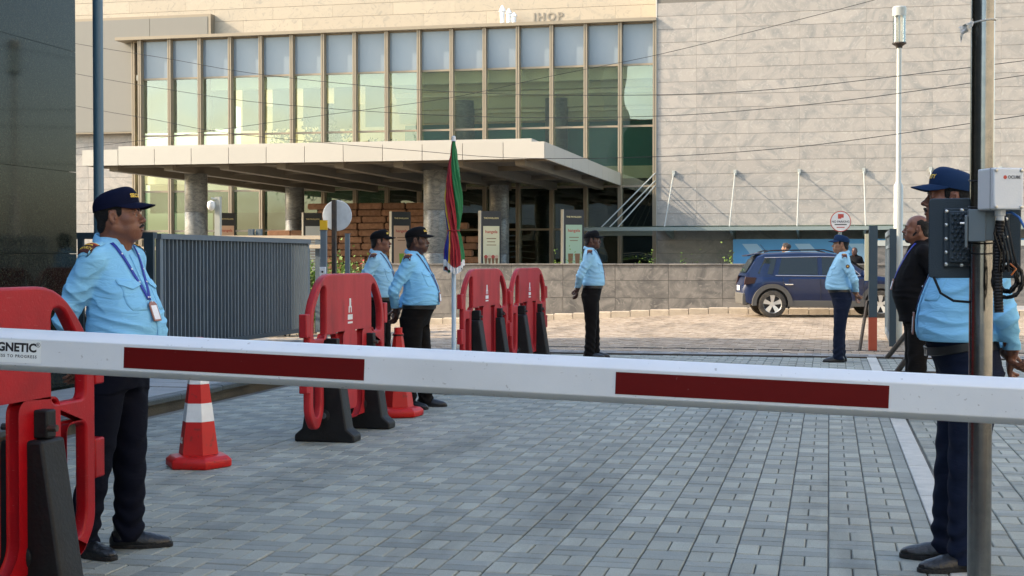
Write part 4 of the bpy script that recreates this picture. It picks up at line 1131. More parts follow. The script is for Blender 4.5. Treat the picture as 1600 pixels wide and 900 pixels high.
# --- parked car
def car():
    t = empty('car', (0, 0, 0))
    xs = sorted(set([round(v, 3) for v in np.linspace(-1.98, 1.98, 34)] + [round(c + .40*math.cos(g), 3) for c in (-1.28, 1.32) for g in np.linspace(0, math.pi, 15)]))
    def hw(x): return float(np.interp(x, [-1.98, -1.85, -1.5, -.5, .8, 1.5, 1.85, 1.98], [.70, .80, .875, .895, .895, .86, .78, .64]))
    def top(x): return float(np.interp(x, [-1.98, -1.93, -1.8, .95, 1.1, 1.75, 1.92, 1.98], [.78, .98, 1.0, 1.0, 1.03, .95, .84, .70]))
    def bot(x):
        b = float(np.interp(x, [-1.98, -1.8, 1.7, 1.98], [.42, .30, .30, .42]))
        for c in (-1.28, 1.32):
            if abs(x - c) < .40: b = max(b, .34 + math.sqrt(.40**2 - (x-c)**2))
        return min(b, top(x) - .08)
    rows_ = []
    for x in xs:
        h, zt, zb = hw(x), top(x), bot(x); row = []
        sec = [(h-.10, zb-.0), (h-.015, zb+.02), (h, zb + (zt-zb)*.35), (h-.004, zb + (zt-zb)*.62), (h-.03, zt-.05), (h-.075, zt), (h*.5, zt+.02)]
        row = [(x, -y, z) for y, z in sec] + [(x, y, z) for y, z in sec[::-1]]
        rows_.append(row)
    m_ = MB().grid(rows_)
    n_ = len(rows_[0]); m_.f.append(list(range(n_))[::-1]); o_ = (len(xs)-1)*n_; m_.f.append([o_+k for k in range(n_)])
    body = m_.build('body', MATS['car_blue'], t, smooth=35)
    MB().box(-1.85, 1.85, -.72, .72, .32, .92).build('floor_pan', MATS['ink'], t)
    # greenhouse
    gx = [-1.93, -1.78, -1.58, -1.2, -.4, .15, .45, .75, 1.12]
    def rz_(x): return float(np.interp(x, [-1.93, -1.80, -1.62, -1.45, -.6, .1, .35, 1.12], [1.02, 1.20, 1.50, 1.565, 1.60, 1.58, 1.54, 1.02]))
    rows_ = []
    for x in np.linspace(-1.93, 1.12, 40):
        h = hw(x) - .065; zr = rz_(x); f = (zr - .99)/.6; hr = h - .17*f
        sec = [(h, .985), (hr + .012, zr - .035*f - .0), (hr - .05*f, zr), (hr*.5, zr + .018*f)]
        rows_.append([(x, -y, z) for y, z in sec] + [(x, y, z) for y, z in sec[::-1]])
    gh = MB().grid(rows_).build('cabin', MATS['car_blue'], t, smooth=40)
    def side(x, z, s, off=.006):
        h = hw(x) - .065; zr = rz_(x); f = (zr - .99)/.6; hr = h - .17*f
        k = (z - .985) / max(zr - .035*f - .985, .01)
        return (x, s*(h + (hr + .012 - h)*k + off), z)
    for s in (-1, 1):
        for nm, poly in (('quarter_glass', [(-1.62, 1.08), (-1.27, 1.06), (-1.16, 1.44), (-1.44, 1.46)]), ('rear_window', [(-1.14, 1.06), (-.18, 1.05), (-.18, 1.48), (-1.03, 1.46)]), ('front_window', [(-.07, 1.05), (.80, 1.06), (.42, 1.40), (.30, 1.47), (-.07, 1.48)])):
            n = len(poly); vv = [side(x, z, s, .008) for x, z in poly] + [side(x, z, s, -.01) for x, z in poly]
            wn = MB().add(vv, [tuple(range(n)), tuple(range(2*n-1, n-1, -1))] + [(i, (i+1) % n, (i+1) % n+n, i+n) for i in range(n)]).build(nm, MATS['car_glass'], t)
        MB().tube([side(-1.2, 1.035, s, .01), side(-.1, 1.022, s, .01), side(.85, 1.03, s, .01)], .009, 6).build('belt_trim', MATS['chrome'], t)
        MB().tube([side(-1.45, 1.47, s, .01), side(-1.03, 1.478, s, .01), side(-.1, 1.495, s, .01), side(.30, 1.487, s, .012), side(.44, 1.41, s, .012), side(.84, 1.05, s, .012)], .008, 6).build('window_trim', MATS['chrome'], t)
        MB().tube([(-1.45, s*.60, 1.60), (-1.3, s*.605, 1.645), (.0, s*.605, 1.665), (.25, s*.60, 1.60)], .018, 6).build('roof_rail', MATS['ink'], t)
        for c in (-1.28, 1.32):
            pts = [(c + r__*math.cos(g), r__*math.sin(g)) for r__ in (.40,) for g in np.linspace(-.15, math.pi+.15, 21)]
            o2 = [(c + .49*math.cos(g), .34 + .49*math.sin(g)) for g in np.linspace(-.1, math.pi+.1, 21)]; i2_ = [(c + .385*math.cos(g), .34 + .385*math.sin(g)) for g in np.linspace(-.1, math.pi+.1, 21)]
            mb = MB()
            hwc = hw(c)
            rr_ = [[(x, s*(hwc + .022), z) for x, z in i2_], [(x, s*(hwc + .022), z) for x, z in o2], [(x, s*(hw(x) - .02), z) for x, z in o2]]
            r0_ = [[(x, s*(hwc - .06), z) for x, z in i2_]] + rr_
            mb.grid(r0_).build('arch_cladding', MATS['car_clad'], t, smooth=40)
        MB().box(-.90, .93, s*.875-.02, s*.875+.035, .27, .42).build('sill_cladding', MATS['car_clad'], t, bevel=.01)
        for x in (-.98, .02):
            hd = MB().box(x, x+.2, s*.90-.012, s*.90+.02, .80, .83).build('door_handle', MATS['chrome'], t, bevel=.006)
        for x in (-1.02, -.12, .92): MB().box(x-.004, x+.004, s*.892-.006, s*.892+.006, .44, .98).build('door_seam', MATS['ink'], t)
        MB().prism([(-1.96, .80), (-1.70, .84), (-1.66, .98), (-1.93, 1.0)], s*.80 - .02, s*.80 + .05).build('tail_lamp', MATS['lamp_red'], t, bevel=.01)
        MB().box(1.72, 1.93, s*.66-.1, s*.66+.12, .72, .84).build('headlight', MATS['lamp_glass'], t, bevel=.02)
        MB().box(.88, 1.0, s*.98-.09, s*.98+.09, 1.02, 1.16).build('mirror', MATS['car_blue'], t, bevel=.03)
        for c in (-1.28, 1.32):
            w_ = empty('wheel', (c, s*.80, .335), 0, parent=t)
            Mw = Matrix.Rotation(math.pi/2 * (1 if s < 0 else -1), 4, 'X')
            MB().lathe([(.19, -.10), (.315, -.10), (.335, -.075), (.335, .075), (.315, .10), (.225, .105), (.215, .08), (.19, -.1)], 36, Mw, cap=False).build('tyre', MATS['tyre'], w_, smooth=40)
            rm = MB()
            rm.lathe([(.225, .10), (.215, .09), (.205, .03)], 32, Mw, cap=False)
            rm.lathe([(.001, .075), (.055, .075), (.06, .05)], 16, Mw)
            for k in range(5):
                g = 2*math.pi*k/5 + .3; cg, sg = math.cos(g), math.sin(g); w0, w1 = .030, .062
                P4 = [(cg*.04 - sg*w0, sg*.04 + cg*w0, .074), (cg*.04 + sg*w0, sg*.04 - cg*w0, .074), (cg*.215 + sg*w1, sg*.215 - cg*w1, .088), (cg*.215 - sg*w1, sg*.215 + cg*w1, .088)]
                rm.add(P4 + [(x, y, .05) for x, y, z in P4], [(0,1,2,3), (0,4,5,1), (1,5,6,2), (2,6,7,3), (3,7,4,0)], Mw)
            rm.build('rim', MATS['alloy'], w_, smooth=40)
            MB().lathe([(.001, .02), (.2, .02), (.2, .0)], 24, Mw).build('brake_disc', MATS['ink'], w_)
    MB().prism([(-1.99, .32), (-1.86, .30), (-1.86, .62), (-2.0, .60)], -.74, .74).build('rear_bumper', MATS['car_clad'], t, bevel=.02)
    MB().prism([(1.86, .30), (1.97, .34), (2.0, .58), (1.86, .62)], -.68, .68).build('front_bumper', MATS['car_clad'], t, bevel=.02)
    MB().add([(-1.90, -.58, 1.10), (-1.90, .58, 1.10), (-1.69, .52, 1.44), (-1.69, -.52, 1.44)], [(0, 1, 2, 3)]).build('rear_window', MATS['car_glass'], t)
    MB().add([(1.04, -.66, 1.09), (1.04, .66, 1.09), (.46, .56, 1.50), (.46, -.56, 1.50)], [(3, 2, 1, 0)], Matrix.Translation((.035, 0, .03))).build('windscreen', MATS['car_glass'], t)
    MB().prism([(-1.86, 1.53), (-1.55, 1.585), (-1.5, 1.60), (-1.5, 1.575), (-1.84, 1.50)], -.55, .55).build('spoiler', MATS['car_blue'], t, bevel=.01)
    MB().tube([(-1.25, .3, 1.60), (-1.42, .3, 1.80)], .006, 5).build('aerial', MATS['ink'], t)
    MB().box(-2.005, -1.995, -.25, .25, .66, .78).build('number_plate', MATS['sign_white'], t)
    return t
cr_ = car()
pr_ = at(1204, 497, 33.2); pf_ = at(1366, 497, 33.1)
cd_ = (pf_ - pr_); cd_.z = 0; cd_.normalize(); ca_ = math.atan2(cd_.y, cd_.x)
nrm = Vector((-cd_.y, cd_.x, 0))
cpos = pr_ + cd_*1.28 + nrm*.8
cr_.location = (cpos.x, cpos.y, zr(cpos.x, cpos.y) - .005); cr_.rotation_euler = (0, 0, ca_); cr_.scale = (.97, .97, .965)
tag(cr_, 'dark blue compact car with grey cladding parked in the sun', 'car')

# --- planting
def shrub(loc, r, h, n, seed, label, leaf='leaf_bright', group='shrubs', flowers=0, size=.05):
    rr = random.Random(seed); t = empty('shrub', loc, 0, label, 'shrub', group)
    st_ = MB(); lf = MB(); fl = MB()
    for k in range(7):
        g = rr.uniform(0, 6.28); q_ = rr.uniform(.2, .9)
        st_.tube([(0.05*math.cos(g), .05*math.sin(g), 0), (r*q_*.5*math.cos(g), r*q_*.5*math.sin(g), h*.5), (r*q_*.9*math.cos(g), r*q_*.9*math.sin(g), h*rr.uniform(.75, 1))], [.012, .009, .004], 5)
    clumps = [(rr.uniform(-r, r)*.75, rr.uniform(-r, r)*.75, rr.uniform(.25, .95)*h) for _ in range(14)]
    for k in range(n):
        c = rr.choice(clumps); p = Vector((c[0] + rr.gauss(0, r*.22), c[1] + rr.gauss(0, r*.22), max(.03, c[2] + rr.gauss(0, h*.13))))
        d_ = Vector((rr.gauss(0, 1), rr.gauss(0, 1), rr.uniform(-.1, 1.2))).normalized(); s_ = d_.cross(Vector((rr.gauss(0, 1), rr.gauss(0, 1), rr.gauss(0, 1)))).normalized()
        L_ = size*rr.uniform(.7, 1.4); w_ = L_*.27; nn = d_.cross(s_)
        tgt = fl if (k < flowers) else lf
        tgt.add([p, p + d_*L_*.5 + s_*w_ + nn*w_*.3, p + d_*L_, p + d_*L_*.5 - s_*w_ + nn*w_*.3, p + d_*L_*.55 - nn*w_*.1], [(0, 1, 4), (1, 2, 4), (2, 3, 4), (3, 0, 4)])
    st_.build('stem', MATS['stem'], t); tag(lf.build('foliage', MATS[leaf], t), kind='stuff')
    if flowers: tag(fl.build('flower', MATS['flower_red'], t), kind='stuff')
    return t
for i, (u, d, r, h, fl_) in enumerate(((470, 27.5, .5, 1.15, 0), (490, 28.2, .55, 1.25, 10), (535, 28.0, .5, 1.2, 40), (556, 28.6, .45, 1.15, 20), (448, 26.6, .5, .95, 0), (300, 26.5, .6, .9, 0), (350, 26.8, .6, .9, 0), (400, 26.6, .6, .9, 0))):
    a = at(u, 460, d)
    lab = ['bright yellow green shrub behind the slatted gate railing', 'tall shrub with a few red flowers beside the switch box post', 'bushy shrub with many red flowers right of the round sign', 'leafy shrub with red buds at the end of the granite wall', 'low green shrub at the far end of the slatted gate', 'low hedge shrub glimpsed between the gate slats', 'low hedge shrub glimpsed between the gate slats', 'low hedge shrub glimpsed between the gate slats'][i]
    shrub((a.x, a.y, zr(a.x, a.y)), r, h - zr(a.x, a.y), 1500, 20 + i, lab, flowers=fl_, size=.075, group='shrubs behind the gate')
for i, (u, hgt) in enumerate(((905, .28), (888, .22), (1000, .12), (1022, .14), (1068, .2), (1085, .22), (1133, .42), (870, .15))):
    pq = on_y(u, 410, 37.35)
    lab = ['pale green sprig over the granite wall beside the green poster sign', 'curled green sprig over the granite wall under the green poster sign', 'tiny green sprig over the granite wall beneath the three slanted rods', 'small green tuft over the granite wall below the stone corner', 'leafy tuft over the granite wall before the hoarding', 'wider leafy tuft over the granite wall before the hoarding', 'tallest sprig over the granite wall, next to the hoarding', 'smallest sprig over the granite wall left of the green poster sign'][i]
    shrub((pq.x, pq.y, 0), .12 + hgt*.25, 1.24 + hgt*.5, 150, 60 + i, lab, size=.06, group='sprigs behind the granite wall')

# --- trees behind the photographer, mirrored in the tall glazing
def tree(loc, H, seed, label):
    rr = random.Random(seed); t = empty('tree', loc, 0, label, 'tree', 'trees behind the photographer')
    tk_ = MB(); tk_.tube([(0, 0, 0), (.1, .05, H*.3), (-.1, .1, H*.55), (0, 0, H*.8)], [.28, .22, .16, .06], 9)
    tips = []
    for k in range(16):
        g = rr.uniform(0, 6.28); z0 = H*rr.uniform(.4, .75); L_ = H*rr.uniform(.15, .3)
        e_ = (L_*math.cos(g), L_*math.sin(g), z0 + L_*rr.uniform(.3, .9)); tips.append(e_)
        tk_.tube([(0, 0, z0), (e_[0]*.5, e_[1]*.5, (z0+e_[2])/2 + .2), e_], [.09, .06, .02], 6)
    tk_.build('trunk', MATS['stem'], t, smooth=50)
    cr = MB()
    for e_ in tips + [(0, 0, H*.85)]:
        for q_ in range(5):
            c = Vector(e_) + Vector((rr.gauss(0, H*.05), rr.gauss(0, H*.05), rr.gauss(0, H*.04)))
            for k in range(70):
                p = c + Vector((rr.gauss(0, .45), rr.gauss(0, .45), rr.gauss(0, .35))); d_ = Vector((rr.gauss(0, 1), rr.gauss(0, 1), rr.gauss(-.2, .8))).normalized(); s_ = d_.orthogonal().normalized()
                cr.add([p, p + d_*.13 + s_*.06, p + d_*.26, p + d_*.13 - s_*.06], [(0, 1, 2, 3)])
    tag(cr.build('crown', MATS['leaf_dark'], t), kind='stuff')
tree((-31, -25, 0), 17, 4, 'tall tree standing far behind the granite building')
tree((-24, -32, 0), 12, 9, 'shorter tree standing behind the granite building')
tree((-44, -22, 0), 13, 12, 'broad tree at the far side of the granite building')

for i, (u, h) in enumerate(((440, 1.55), (487, 1.75), (530, 1.6), (598, 1.0))):
    p = on_y(u, 200, 50.75)
    sh_ = shrub((p.x, p.y, 4.75), .42, h, 420, 90 + i, ['leafy indoor plant behind the upper glazing, shorter of the pair nearest the grey clad box', 'tallest leafy indoor plant behind the upper glazing', 'leafy indoor plant behind the upper glazing, beside the tallest one', 'small bushy indoor plant behind the upper glazing above the column'][i], leaf='leaf_dark', group='indoor plants behind the glazing', size=.13)
    MB().lathe([(.16, 0), (.2, .3), (.18, .3)], 14).build('pot', MATS['soffit'], sh_)
# ------------------------------------------------------------------ people
class Field:
    """a distance field on a grid, turned into one smooth continuous skin"""
    def __init__(s, lo, hi, h):
        s.h = h; s.lo = np.array(lo, float)
        n = np.ceil((np.array(hi) - s.lo) / h).astype(int) + 1
        s.ax = [(s.lo[i] + h * np.arange(n[i])).astype(np.float32) for i in range(3)]
        s.F = np.full(n, 1.0, np.float32)
    def _sl(s, lo, hi):
        return tuple(slice(max(0, int(np.searchsorted(s.ax[i], lo[i]))), int(np.searchsorted(s.ax[i], hi[i]))) for i in range(3))
    def _g(s, S):
        return s.ax[0][S[0]][:, None, None], s.ax[1][S[1]][None, :, None], s.ax[2][S[2]][None, None, :]
    def put(s, prim, k=.015, cut=False):
        fn, lo, hi = prim
        m = k + 3 * s.h
        S = s._sl(np.array(lo) - m, np.array(hi) + m)
        if any(q.stop <= q.start for q in S): return s
        d = fn(*s._g(S)).astype(np.float32); a = s.F[S]
        if not cut:
            h = np.clip(.5 + .5 * (a - d) / k, 0, 1)
            s.F[S] = a * (1 - h) + d * h - k * h * (1 - h)
        else:
            d = -d; h = np.clip(.5 + .5 * (d - a) / k, 0, 1)
            s.F[S] = a * (1 - h) + d * h + k * h * (1 - h)
        return s
    def warp(s, fn):
        X, Y, Z = s._g((slice(None),) * 3)
        s.F += fn(X, Y, Z).astype(np.float32); return s
    def clip(s, fn):
        X, Y, Z = s._g((slice(None),) * 3)
        s.F = np.maximum(s.F, fn(X, Y, Z).astype(np.float32)); return s
    def surf(s):
        F = s.F; F[0] = F[-1] = 1; F[:, 0] = F[:, -1] = 1; F[:, :, 0] = F[:, :, -1] = 1
        n = np.array(F.shape) - 1
        def c(i, j, k): return F[i:i+n[0], j:j+n[1], k:k+n[2]]
        cnt = np.zeros(n, np.int8)
        for i in (0, 1):
            for j in (0, 1):
                for k in (0, 1): cnt += (c(i, j, k) < 0)
        ids = np.nonzero((cnt > 0) & (cnt < 8))
        idx = np.full(n, -1, np.int64); nv = len(ids[0]); idx[ids] = np.arange(nv)
        pos = np.zeros((nv, 3)); w = np.zeros(nv)
        base = np.stack(ids, 1).astype(float)
        cs = [(i, j, k) for i in (0, 1) for j in (0, 1) for k in (0, 1)]
        for a in cs:
            for b in cs:
                if sum(abs(p - q) for p, q in zip(a, b)) == 1 and a < b:
                    fa = F[ids[0]+a[0], ids[1]+a[1], ids[2]+a[2]]; fb = F[ids[0]+b[0], ids[1]+b[1], ids[2]+b[2]]
                    mk = (fa < 0) != (fb < 0)
                    t = np.where(mk, fa / np.where(mk, fa - fb, 1), 0)
                    for ax in range(3): pos[:, ax] += mk * (a[ax] + t * (b[ax] - a[ax]) + base[:, ax])
                    w += mk
        pos /= w[:, None]
        V = pos * s.h + s.lo
        faces = []
        neg = F < 0
        for ax in range(3):
            o1, o2 = [(1, 2), (2, 0), (0, 1)][ax]
            sh = [slice(None)] * 3; sh2 = [slice(None)] * 3
            sh[ax] = slice(0, -1); sh2[ax] = slice(1, None)
            A = neg[tuple(sh)]; B = neg[tuple(sh2)]
            for flip, M in ((False, A & ~B), (True, ~A & B)):
                e = np.nonzero(M); e = np.stack(e, 1)
                e = e[(e[:, o1] > 0) & (e[:, o2] > 0) & (e[:, o1] < n[o1]) & (e[:, o2] < n[o2])]
                q = []
                for d1, d2 in ((1, 1), (0, 1), (0, 0), (1, 0)):
                    p = e.copy(); p[:, o1] -= d1; p[:, o2] -= d2
                    q.append(idx[p[:, 0], p[:, 1], p[:, 2]])
                q = np.stack(q, 1)
                faces.append(q[:, ::-1] if flip else q)
        return V, np.concatenate(faces)

def mk(vf_list, name='shape'):
    vs = []; fs = []; o = 0
    for V, Q in vf_list:
        vs.append(V); fs.append(Q + o); o += len(V)
    V = np.concatenate(vs); Q = np.concatenate(fs)
    me = bpy.data.meshes.new(name)
    me.vertices.add(len(V)); me.vertices.foreach_set('co', V.astype(np.float32).ravel())
    me.loops.add(len(Q) * 4); me.loops.foreach_set('vertex_index', Q.astype(np.int32).ravel())
    me.polygons.add(len(Q)); me.polygons.foreach_set('loop_start', np.arange(0, len(Q) * 4, 4, dtype=np.int32))
    me.update(calc_edges=True); me.validate()
    shade(me)
    return me

def cone(a, b, ra, rb=None):
    rb = ra if rb is None else rb
    a = np.array(a, float); b = np.array(b, float); d = b - a; L2 = max(d @ d, 1e-9); r = max(ra, rb)
    def fn(X, Y, Z):
        t = np.clip(((X-a[0])*d[0] + (Y-a[1])*d[1] + (Z-a[2])*d[2]) / L2, 0, 1)
        return np.sqrt((X-a[0]-t*d[0])**2 + (Y-a[1]-t*d[1])**2 + (Z-a[2]-t*d[2])**2) - (ra + t*(rb-ra))
    return fn, np.minimum(a, b) - r, np.maximum(a, b) + r

def ell(c, r, ry=0.0, rz=0.0):
    c = np.array(c, float); r = np.array(r, float)
    cy, sy, cz, sz = math.cos(ry), math.sin(ry), math.cos(rz), math.sin(rz)
    def fn(X, Y, Z):
        x, y, z = X - c[0], Y - c[1], Z - c[2]
        x, y = x*cz + y*sz, -x*sz + y*cz
        x, z = x*cy + z*sy, -x*sy + z*cy
        k0 = np.sqrt((x/r[0])**2 + (y/r[1])**2 + (z/r[2])**2)
        k1 = np.sqrt((x/r[0]**2)**2 + (y/r[1]**2)**2 + (z/r[2]**2)**2) + 1e-6
        return k0 * (k0 - 1) / k1
    m = r.max() if (ry or rz) else r
    return fn, c - m, c + m

def dense(st, n=60):
    st = sorted(st); z = np.array([q[0] for q in st]); A = np.array([q[1:] for q in st], float)
    zz = np.linspace(z[0], z[-1], n)
    m = np.gradient(A, z, axis=0)
    out = []
    for t in zz:
        i = min(max(np.searchsorted(z, t) - 1, 0), len(z) - 2); h = z[i+1] - z[i]; u = (t - z[i]) / h
        out.append((2*u**3-3*u**2+1)*A[i] + (u**3-2*u**2+u)*h*m[i] + (-2*u**3+3*u**2)*A[i+1] + (u**3-u**2)*h*m[i+1])
    return zz, np.array(out)

def loft(st, e=2.0):
    """stations (z, cx, cy, rx, ry)"""
    zz, A = dense(st)
    def fn(X, Y, Z):
        z = Z.ravel()
        cx, cy, rx, ry = [np.interp(z, zz, A[:, i])[None, None, :] for i in range(4)]
        q = (np.abs((X-cx)/rx)**e + np.abs((Y-cy)/ry)**e) ** (1/e)
        d = (q - 1) * np.minimum(rx, ry)
        return np.maximum(d, np.maximum(zz[0] - Z, Z - zz[-1]))
    lo = (np.min(A[:, 0]-A[:, 2]), np.min(A[:, 1]-A[:, 3]), zz[0]); hi = (np.max(A[:, 0]+A[:, 2]), np.max(A[:, 1]+A[:, 3]), zz[-1])
    return fn, np.array(lo), np.array(hi)

# materials of clothing and skin
def cloth_mat(name, col, col2, rough=.85, fold=16, amt=.5, sheen=.0):
    m = mat(name, col, rough, spec=.12, sheen=sheen, var=(5, .6, col2))
    nt = m.node_tree; N = nt.nodes; L = nt.links; b = N['Principled BSDF']
    tc = N.new('ShaderNodeTexCoord')
    n1 = N.new('ShaderNodeTexNoise'); n1.inputs['Scale'].default_value = fold; n1.inputs['Detail'].default_value = 3; n1.inputs['Distortion'].default_value = 1.4
    mp = N.new('ShaderNodeMapping'); mp.inputs['Scale'].default_value = (.6, .6, 1.9)
    L.new(tc.outputs['Object'], mp.inputs[0]); L.new(mp.outputs[0], n1.inputs['Vector'])
    n2 = N.new('ShaderNodeTexNoise'); n2.inputs['Scale'].default_value = 700
    L.new(tc.outputs['Object'], n2.inputs['Vector'])
    b1 = N.new('ShaderNodeBump'); b1.inputs['Strength'].default_value = amt; b1.inputs['Distance'].default_value = .02
    b2 = N.new('ShaderNodeBump'); b2.inputs['Strength'].default_value = .15; b2.inputs['Distance'].default_value = .002
    L.new(n1.outputs['Fac'], b1.inputs['Height']); L.new(n2.outputs['Fac'], b2.inputs['Height'])
    L.new(b1.outputs[0], b2.inputs['Normal']); L.new(b2.outputs[0], b.inputs['Normal'])
    return m
cloth_mat('shirt_blue', (.22, .51, .76), (.19, .46, .71), amt=.4, fold=13)
cloth_mat('shirt_pale', (.29, .52, .68), (.25, .47, .63), amt=.4, fold=13)
cloth_mat('shirt_black', (.004, .004, .005), (.006, .006, .007), amt=.25, fold=10)
cloth_mat('trouser_navy', (.0022, .0032, .009), (.003, .0045, .012), amt=.25, fold=10)
cloth_mat('trouser_black', (.005, .0045, .0045), (.009, .008, .0075), amt=.3, fold=10)
cloth_mat('trouser_blue', (.006, .010, .024), (.009, .014, .032), amt=.3, fold=10)
cloth_mat('cap_navy', (.0025, .0045, .019), (.0035, .006, .024), amt=.12, fold=9)
cloth_mat('cap_black', (.005, .005, .006), (.008, .008, .009), amt=.12, fold=9)
cloth_mat('cap_blue', (.008, .024, .066), (.011, .030, .078), amt=.12, fold=9)
mat('skin_brown', (.185, .078, .047), .45, spec=.4, sss=.08, bump=(160, .12, 3), var=(22, .6, (.125, .05, .03)))
mat('skin_dark', (.075, .031, .020), .45, spec=.4, sss=.06, bump=(160, .12, 3), var=(22, .5, (.042, .017, .011)))
mat('skin_tan', (.27, .14, .085), .5, spec=.4, sss=.12, bump=(160, .12, 3), var=(22, .5, (.21, .10, .062)))
mat('hair_black', (.004, .0038, .0038), .55, spec=.3, bump=(240, .8, 2), var=(60, .4, (.02, .019, .018)))
mat('hair_brown', (.03, .018, .012), .55, bump=(120, .8, 2))
mat('eye_white', (.20, .17, .15), .35)
mat('eye_iris', (.015, .008, .006), .2)
mat('lip', (.16, .07, .055), .5)
mat('shoe_leather', (.005, .0055, .0065), .38, spec=.5, bump=(70, .25, 3), var=(14, .5, (.012, .013, .015)))
mat('shoe_sole', (.006, .006, .006), .8, bump=(90, .3))
mat('lanyard_blue', (.006, .028, .30), .6, bump=(300, .3))
mat('lanyard_navy', (.01, .02, .11), .6)
mat('thread_yellow', (.75, .50, .06), .6)
mat('thread_red', (.45, .03, .03), .6)
mat('patch_maroon', (.07, .016, .014), .7, bump=(250, .5))
mat('badge_tan', (.25, .105, .075), .5)
mat('badge_paper', (.72, .74, .78), .5, var=(60, .5, (.55, .58, .66)))
mat('button_white', (.6, .7, .8), .4)
mat('belt_black', (.004, .004, .004), .45)
mat('buckle', (.5, .5, .48), .3, metal=1.0)

def head_field(h, jowl=0.0, nose=1.0, long=0.0):
    F = Field((-.13, -.105, -.24), (.14, .105, .14), h)
    p = F.put
    p(ell((-.012, 0, .032), (.098, .076, .084)), .01)
    p(ell((.03, 0, -.03), (.062, .059 + jowl*.3, .082 + long)), .03)
    for s in (-1, 1):
        p(cone((-.012, s*(.048 + jowl*.4), -.05), (.06, s*.02, -.098 - long), .024 + jowl*.5, .017 + jowl*.3), .02)
        p(ell((.05, s*.045, -.018), (.03, .022, .024)), .02)
        p(ell((.055, s*.032, -.062), (.03, .020 + jowl, .03)), .02)
    p(ell((.072, 0, -.096 - long), (.024, .026, .019)), .018)
    p(ell((.076, 0, -.060), (.027, .034, .036)), .02)
    p(cone((.081, -.034, .021), (.081, .034, .021), .0145), .014)
    for s in (-1, 1): p(ell((.104, s*.033, .000), (.022, .017, .0125)), .010, True)
    for s in (-1, 1):
        p(ell((.075, s*.032, .001), (.0135, .0145, .0125)), .005)
        p(cone((.085, s*.017, .009), (.081, s*.047, .006), .0042, .004), .006)
        p(cone((.0855, s*.018, -.008), (.081, s*.046, -.008), .0034, .0034), .006)
    p(cone((.085, 0, .014), (.108, 0, -.021), .0085, .0105), .011)
    p(ell((.112, 0, -.0255), (.0125*nose, .0130, .0110)), .007)
    for s in (-1, 1):
        p(ell((.101, s*.0150, -.030), (.0125, .0090, .0085)), .006)
        p(ell((.106, s*.0075, -.0395), (.006, .0045, .004)), .003, True)
    p(cone((.1005, -.017, -.057), (.1005, .017, -.057), .0062), .004)
    p(cone((.1055, -.007, -.056), (.1055, .007, -.056), .0052), .004)
    p(cone((.1015, -.013, -.0695), (.1015, .013, -.0695), .0070), .004)
    p(cone((.1115, 0, -.0630), (.101, .026, -.0650), .0032), .002, True); p(cone((.1115, 0, -.0630), (.101, -.026, -.0650), .0032), .002, True)
    for s in (-1, 1):
        p(ell((-.012, s*.078, -.006), (.0205, .0085, .034), ry=.22, rz=-s*.35), .006)
        p(ell((-.007, s*.0875, -.002), (.0105, .008, .019), ry=.22, rz=-s*.35), .005, True)
        p(ell((-.001, s*.079, -.01), (.005, .006, .008)), .004)
    p(cone((-.035, 0, -.04), (-.05, 0, -.24), .054 + jowl*.4, .062), .03)
    p(cone((.02, 0, -.115), (-.005, 0, -.2), .026 + jowl*.7, .036), .03)
    return F

def rot_head(V, yaw, pitch, HO, sc):
    c, s = math.cos(pitch), math.sin(pitch)
    x, y, z = V[:, 0]*sc, V[:, 1]*sc, V[:, 2]*sc
    zz = z + .1
    x, zz = x*c + zz*s, -x*s + zz*c
    z = zz - .1
    c, s = math.cos(yaw), math.sin(yaw)
    x2 = x + .03
    x, y = x2*c - y*s - .03, x2*s + y*c
    return np.stack([x, y, z], 1) + np.array(HO)

def hand(F, w, d, n, curl, side, thumb=.6):
    w, d, n = Vector(w), Vector(d).normalized(), Vector(n)
    n = (n - d * n.dot(d)).normalized(); a = d.cross(n)
    F.put(cone(w - d*.04, w + d*.01, .026, .025), .01)
    for i in range(4):
        o = (i - 1.5)
        F.put(cone(w + a*o*.012 + d*.012, w + d*.082 + a*o*.0205, .0145, .0115), .012)
    for i, ln in enumerate((.92, 1.05, 1.0, .78)):
        o = (i - 1.5) * side
        p = w + d*.084 + a*(o*.0205); f = d.copy(); r = .0098
        for sgm, cu in ((.042, .55), (.027, 1.0), (.021, .9)):
            f = (Matrix.Rotation(curl*cu, 3, n.cross(f) * -1 if False else f.cross(n)) @ f).normalized()
            q = p + f * (sgm * ln)
            F.put(cone(p, q, r, r*.9), .003); p = q; r *= .9
    b = w + d*.02 - a*(side*.024) + n*.008
    f = (d*.75 - a*(side*thumb) + n*.35).normalized()
    m = b + f*.045; F.put(cone(b, m, .0155, .0115), .012)
    f2 = (f + d*.35 + n*.3).normalized(); e = m + f2*.032; F.put(cone(m, e, .0115, .01), .004)
    f3 = (f2 + n*.2).normalized(); F.put(cone(e, e + f3*.024, .01, .0085), .003)

def torso_st(b, x=0.0):
    return [(.84, .0+b*.3, 0, .118+b*.35+x, .158+b*.3+x), (.95, .008+b*.6, 0, .122+b*.8+x, .158+b*.5+x), (1.03, .014+b*.85, 0, .125+b*.95+x, .158+b*.6+x),
            (1.12, .014+b*.75, 0, .123+b*.8+x, .156+b*.45+x), (1.22, .008+b*.4, 0, .119+b*.4+x, .160+b*.2+x), (1.31, -.004, 0, .112+b*.1+x, .164+x),
            (1.375, -.016, 0, .096+x, .150+x), (1.425, -.024, 0, .076+x, .112+x), (1.455, -.028, 0, .062+x, .074+x), (1.475, -.028, 0, .056+x, .058+x)]

ARM = dict(sh=(-.024, .172, 1.372), el=(-.15, .222, 1.105), wr=(-.195, .055, .935))

